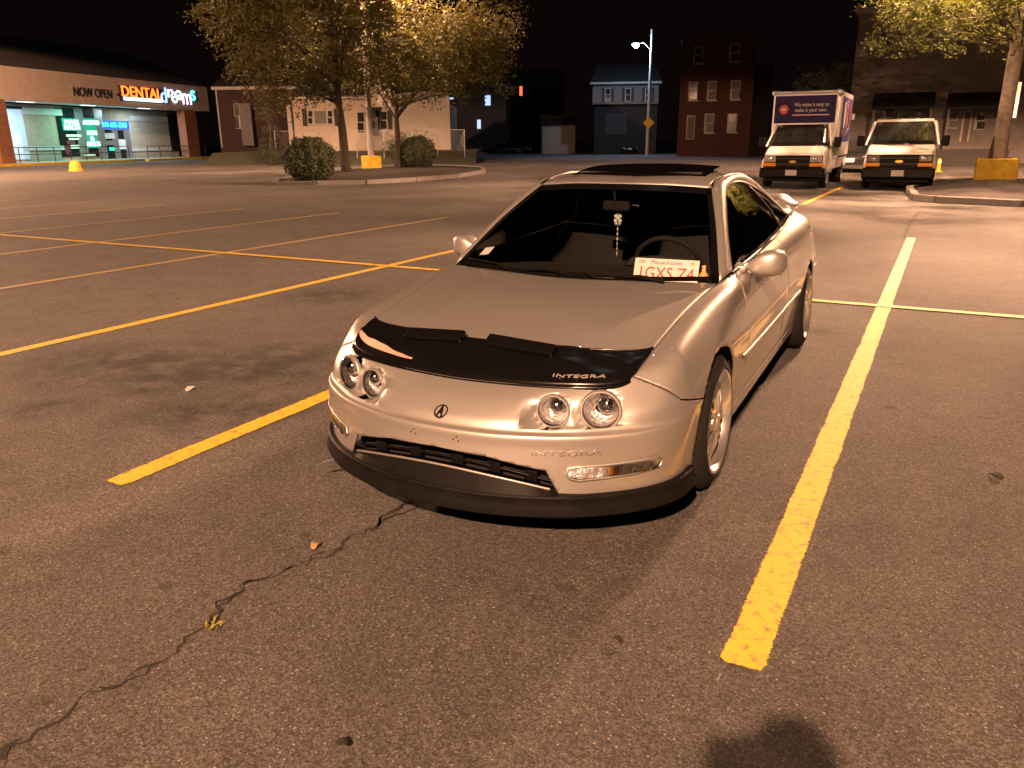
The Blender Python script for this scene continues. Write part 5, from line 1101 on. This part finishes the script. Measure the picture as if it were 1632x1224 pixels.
q = gnd(1004,246); sedan((q.x,q.y,0), YAW+.1, 'dark car parked in front of the shuttered house garage')
# ---- small yellow post beyond the van
q = gnd(1495,274); yp = thing('marker_post', (q.x,q.y,0), 0, 'small yellow marker post on the pavement beyond the van', 'post'); MB().lathe([(0,.16),(.04,.16),(.05,.08),(.52,.07),(.55,.001)],'Z',14).build('post','yellow_base',yp,40); MB().lathe([(.35,.085),(.45,.082)],'Z',14).build('band','paper',yp)

# ---- the photographer (casts the head-shaped shadow on the asphalt)
mat('dark_cloth', (.03,.03,.035), .9, noise=(20,.7,1.3)); mat('skin', (.42,.26,.18), .6); mat('hair', (.02,.015,.012), .7)
ph = thing('person', (.25,-.47,0), YAW, 'photographer in dark clothes holding up a phone, shadow falling ahead on the asphalt', 'person')
def skin(name, verts, edges, rads, m, parent, sub=2):
    me = bpy.data.meshes.new(name); me.from_pydata(verts, edges, []); o = bpy.data.objects.new(name, me); C.objects.link(o); o.parent = parent
    md = o.modifiers.new('skin','SKIN'); md.use_smooth_shade = True
    for v,r in zip(me.skin_vertices[0].data, rads): v.radius = r if isinstance(r,tuple) else (r,r)
    me.skin_vertices[0].data[0].use_root = True
    s = o.modifiers.new('sub','SUBSURF'); s.levels = sub; s.render_levels = sub; me.materials.append(MATS[m]); return o
bv = [(0,0,.92),(0,0,1.12),(0,-.01,1.34),(0,0,1.44),(0,.01,1.50),(0,.03,1.57),(0,.03,1.66),
      (-.10,0,.90),(-.11,.03,.50),(-.11,0,.08),(-.12,.14,.04),(.10,0,.90),(.11,.03,.50),(.11,0,.08),(.12,.14,.04),
      (-.19,0,1.38),(-.22,.03,1.14),(-.10,.20,1.22),(-.06,.25,1.27),(.19,0,1.38),(.23,.03,1.14),(.10,.20,1.22),(.06,.25,1.27)]
be = [(0,1),(1,2),(2,3),(3,4),(4,5),(5,6),(0,7),(7,8),(8,9),(9,10),(0,11),(11,12),(12,13),(13,14),(2,15),(15,16),(16,17),(17,18),(2,19),(19,20),(20,21),(21,22)]
br_ = [(.15,.11),(.14,.10),(.17,.11),.075,.058,(.085,.10),(.08,.095),.09,.062,.045,.04,.09,.062,.045,.04,.062,.048,.036,.03,.062,.048,.036,.03]
pb2 = skin('body', bv, be, br_, 'dark_cloth', ph)
MB().lathe([(1.61+.10*math.sin(a),.09*math.cos(a)+.001) for a in np.linspace(-.5,1.57,8)],'Z',20,c=(0,.02,0)).build('hair','hair',ph,60)
for s in (-1,1):
    hv = [(s*.055,.255,1.275),(s*.05,.285,1.31)]; he = [(0,1)]; hr_ = [.03,.034]
    for k,(dx,l) in enumerate(((-.024,.060),(-.008,.070),(.008,.066),(.022,.052))):
        i = len(hv); hv += [(s*.05+dx,.30,1.345),(s*.05+dx-s*.012,.312,1.345+l*.5),(s*.05+dx-s*.03,.318,1.345+l*.8)]; he += [(1,i),(i,i+1),(i+1,i+2)]; hr_ += [.009,.008,.007]
    i = len(hv); hv += [(s*.02,.29,1.31),(s*.0,.30,1.335)]; he += [(0,i),(i,i+1)]; hr_ += [.011,.009]
    skin('hand', hv, he, hr_, 'skin', ph, 1)
for s in (-1,1): MB().lathe([(.0,.008),(-.006,.006),(-.008,.0005)],'Y',10,c=(s*.032,.118,1.625)).build('eye','paper',ph)
MB().prism([(-.012,.118,1.585),(.012,.118,1.585),(0,.118,1.63)],(0,.018,-.004)).build('nose','skin',ph,bevel=.003); MB().box((0,.112,1.555),(.045,.012,.010)).build('mouth','skin',ph,bevel=.003)
phn = tag(MB().box((0,0,0),(.155,.009,.075)).build('phone','black_gloss',None,bevel=.003),'dark phone held up by the photographer','phone'); phn.matrix_world = Matrix.Translation((.25,-.47,0)) @ Matrix.Rotation(YAW,4,'Z') @ Matrix.Translation((0,.325,1.40))
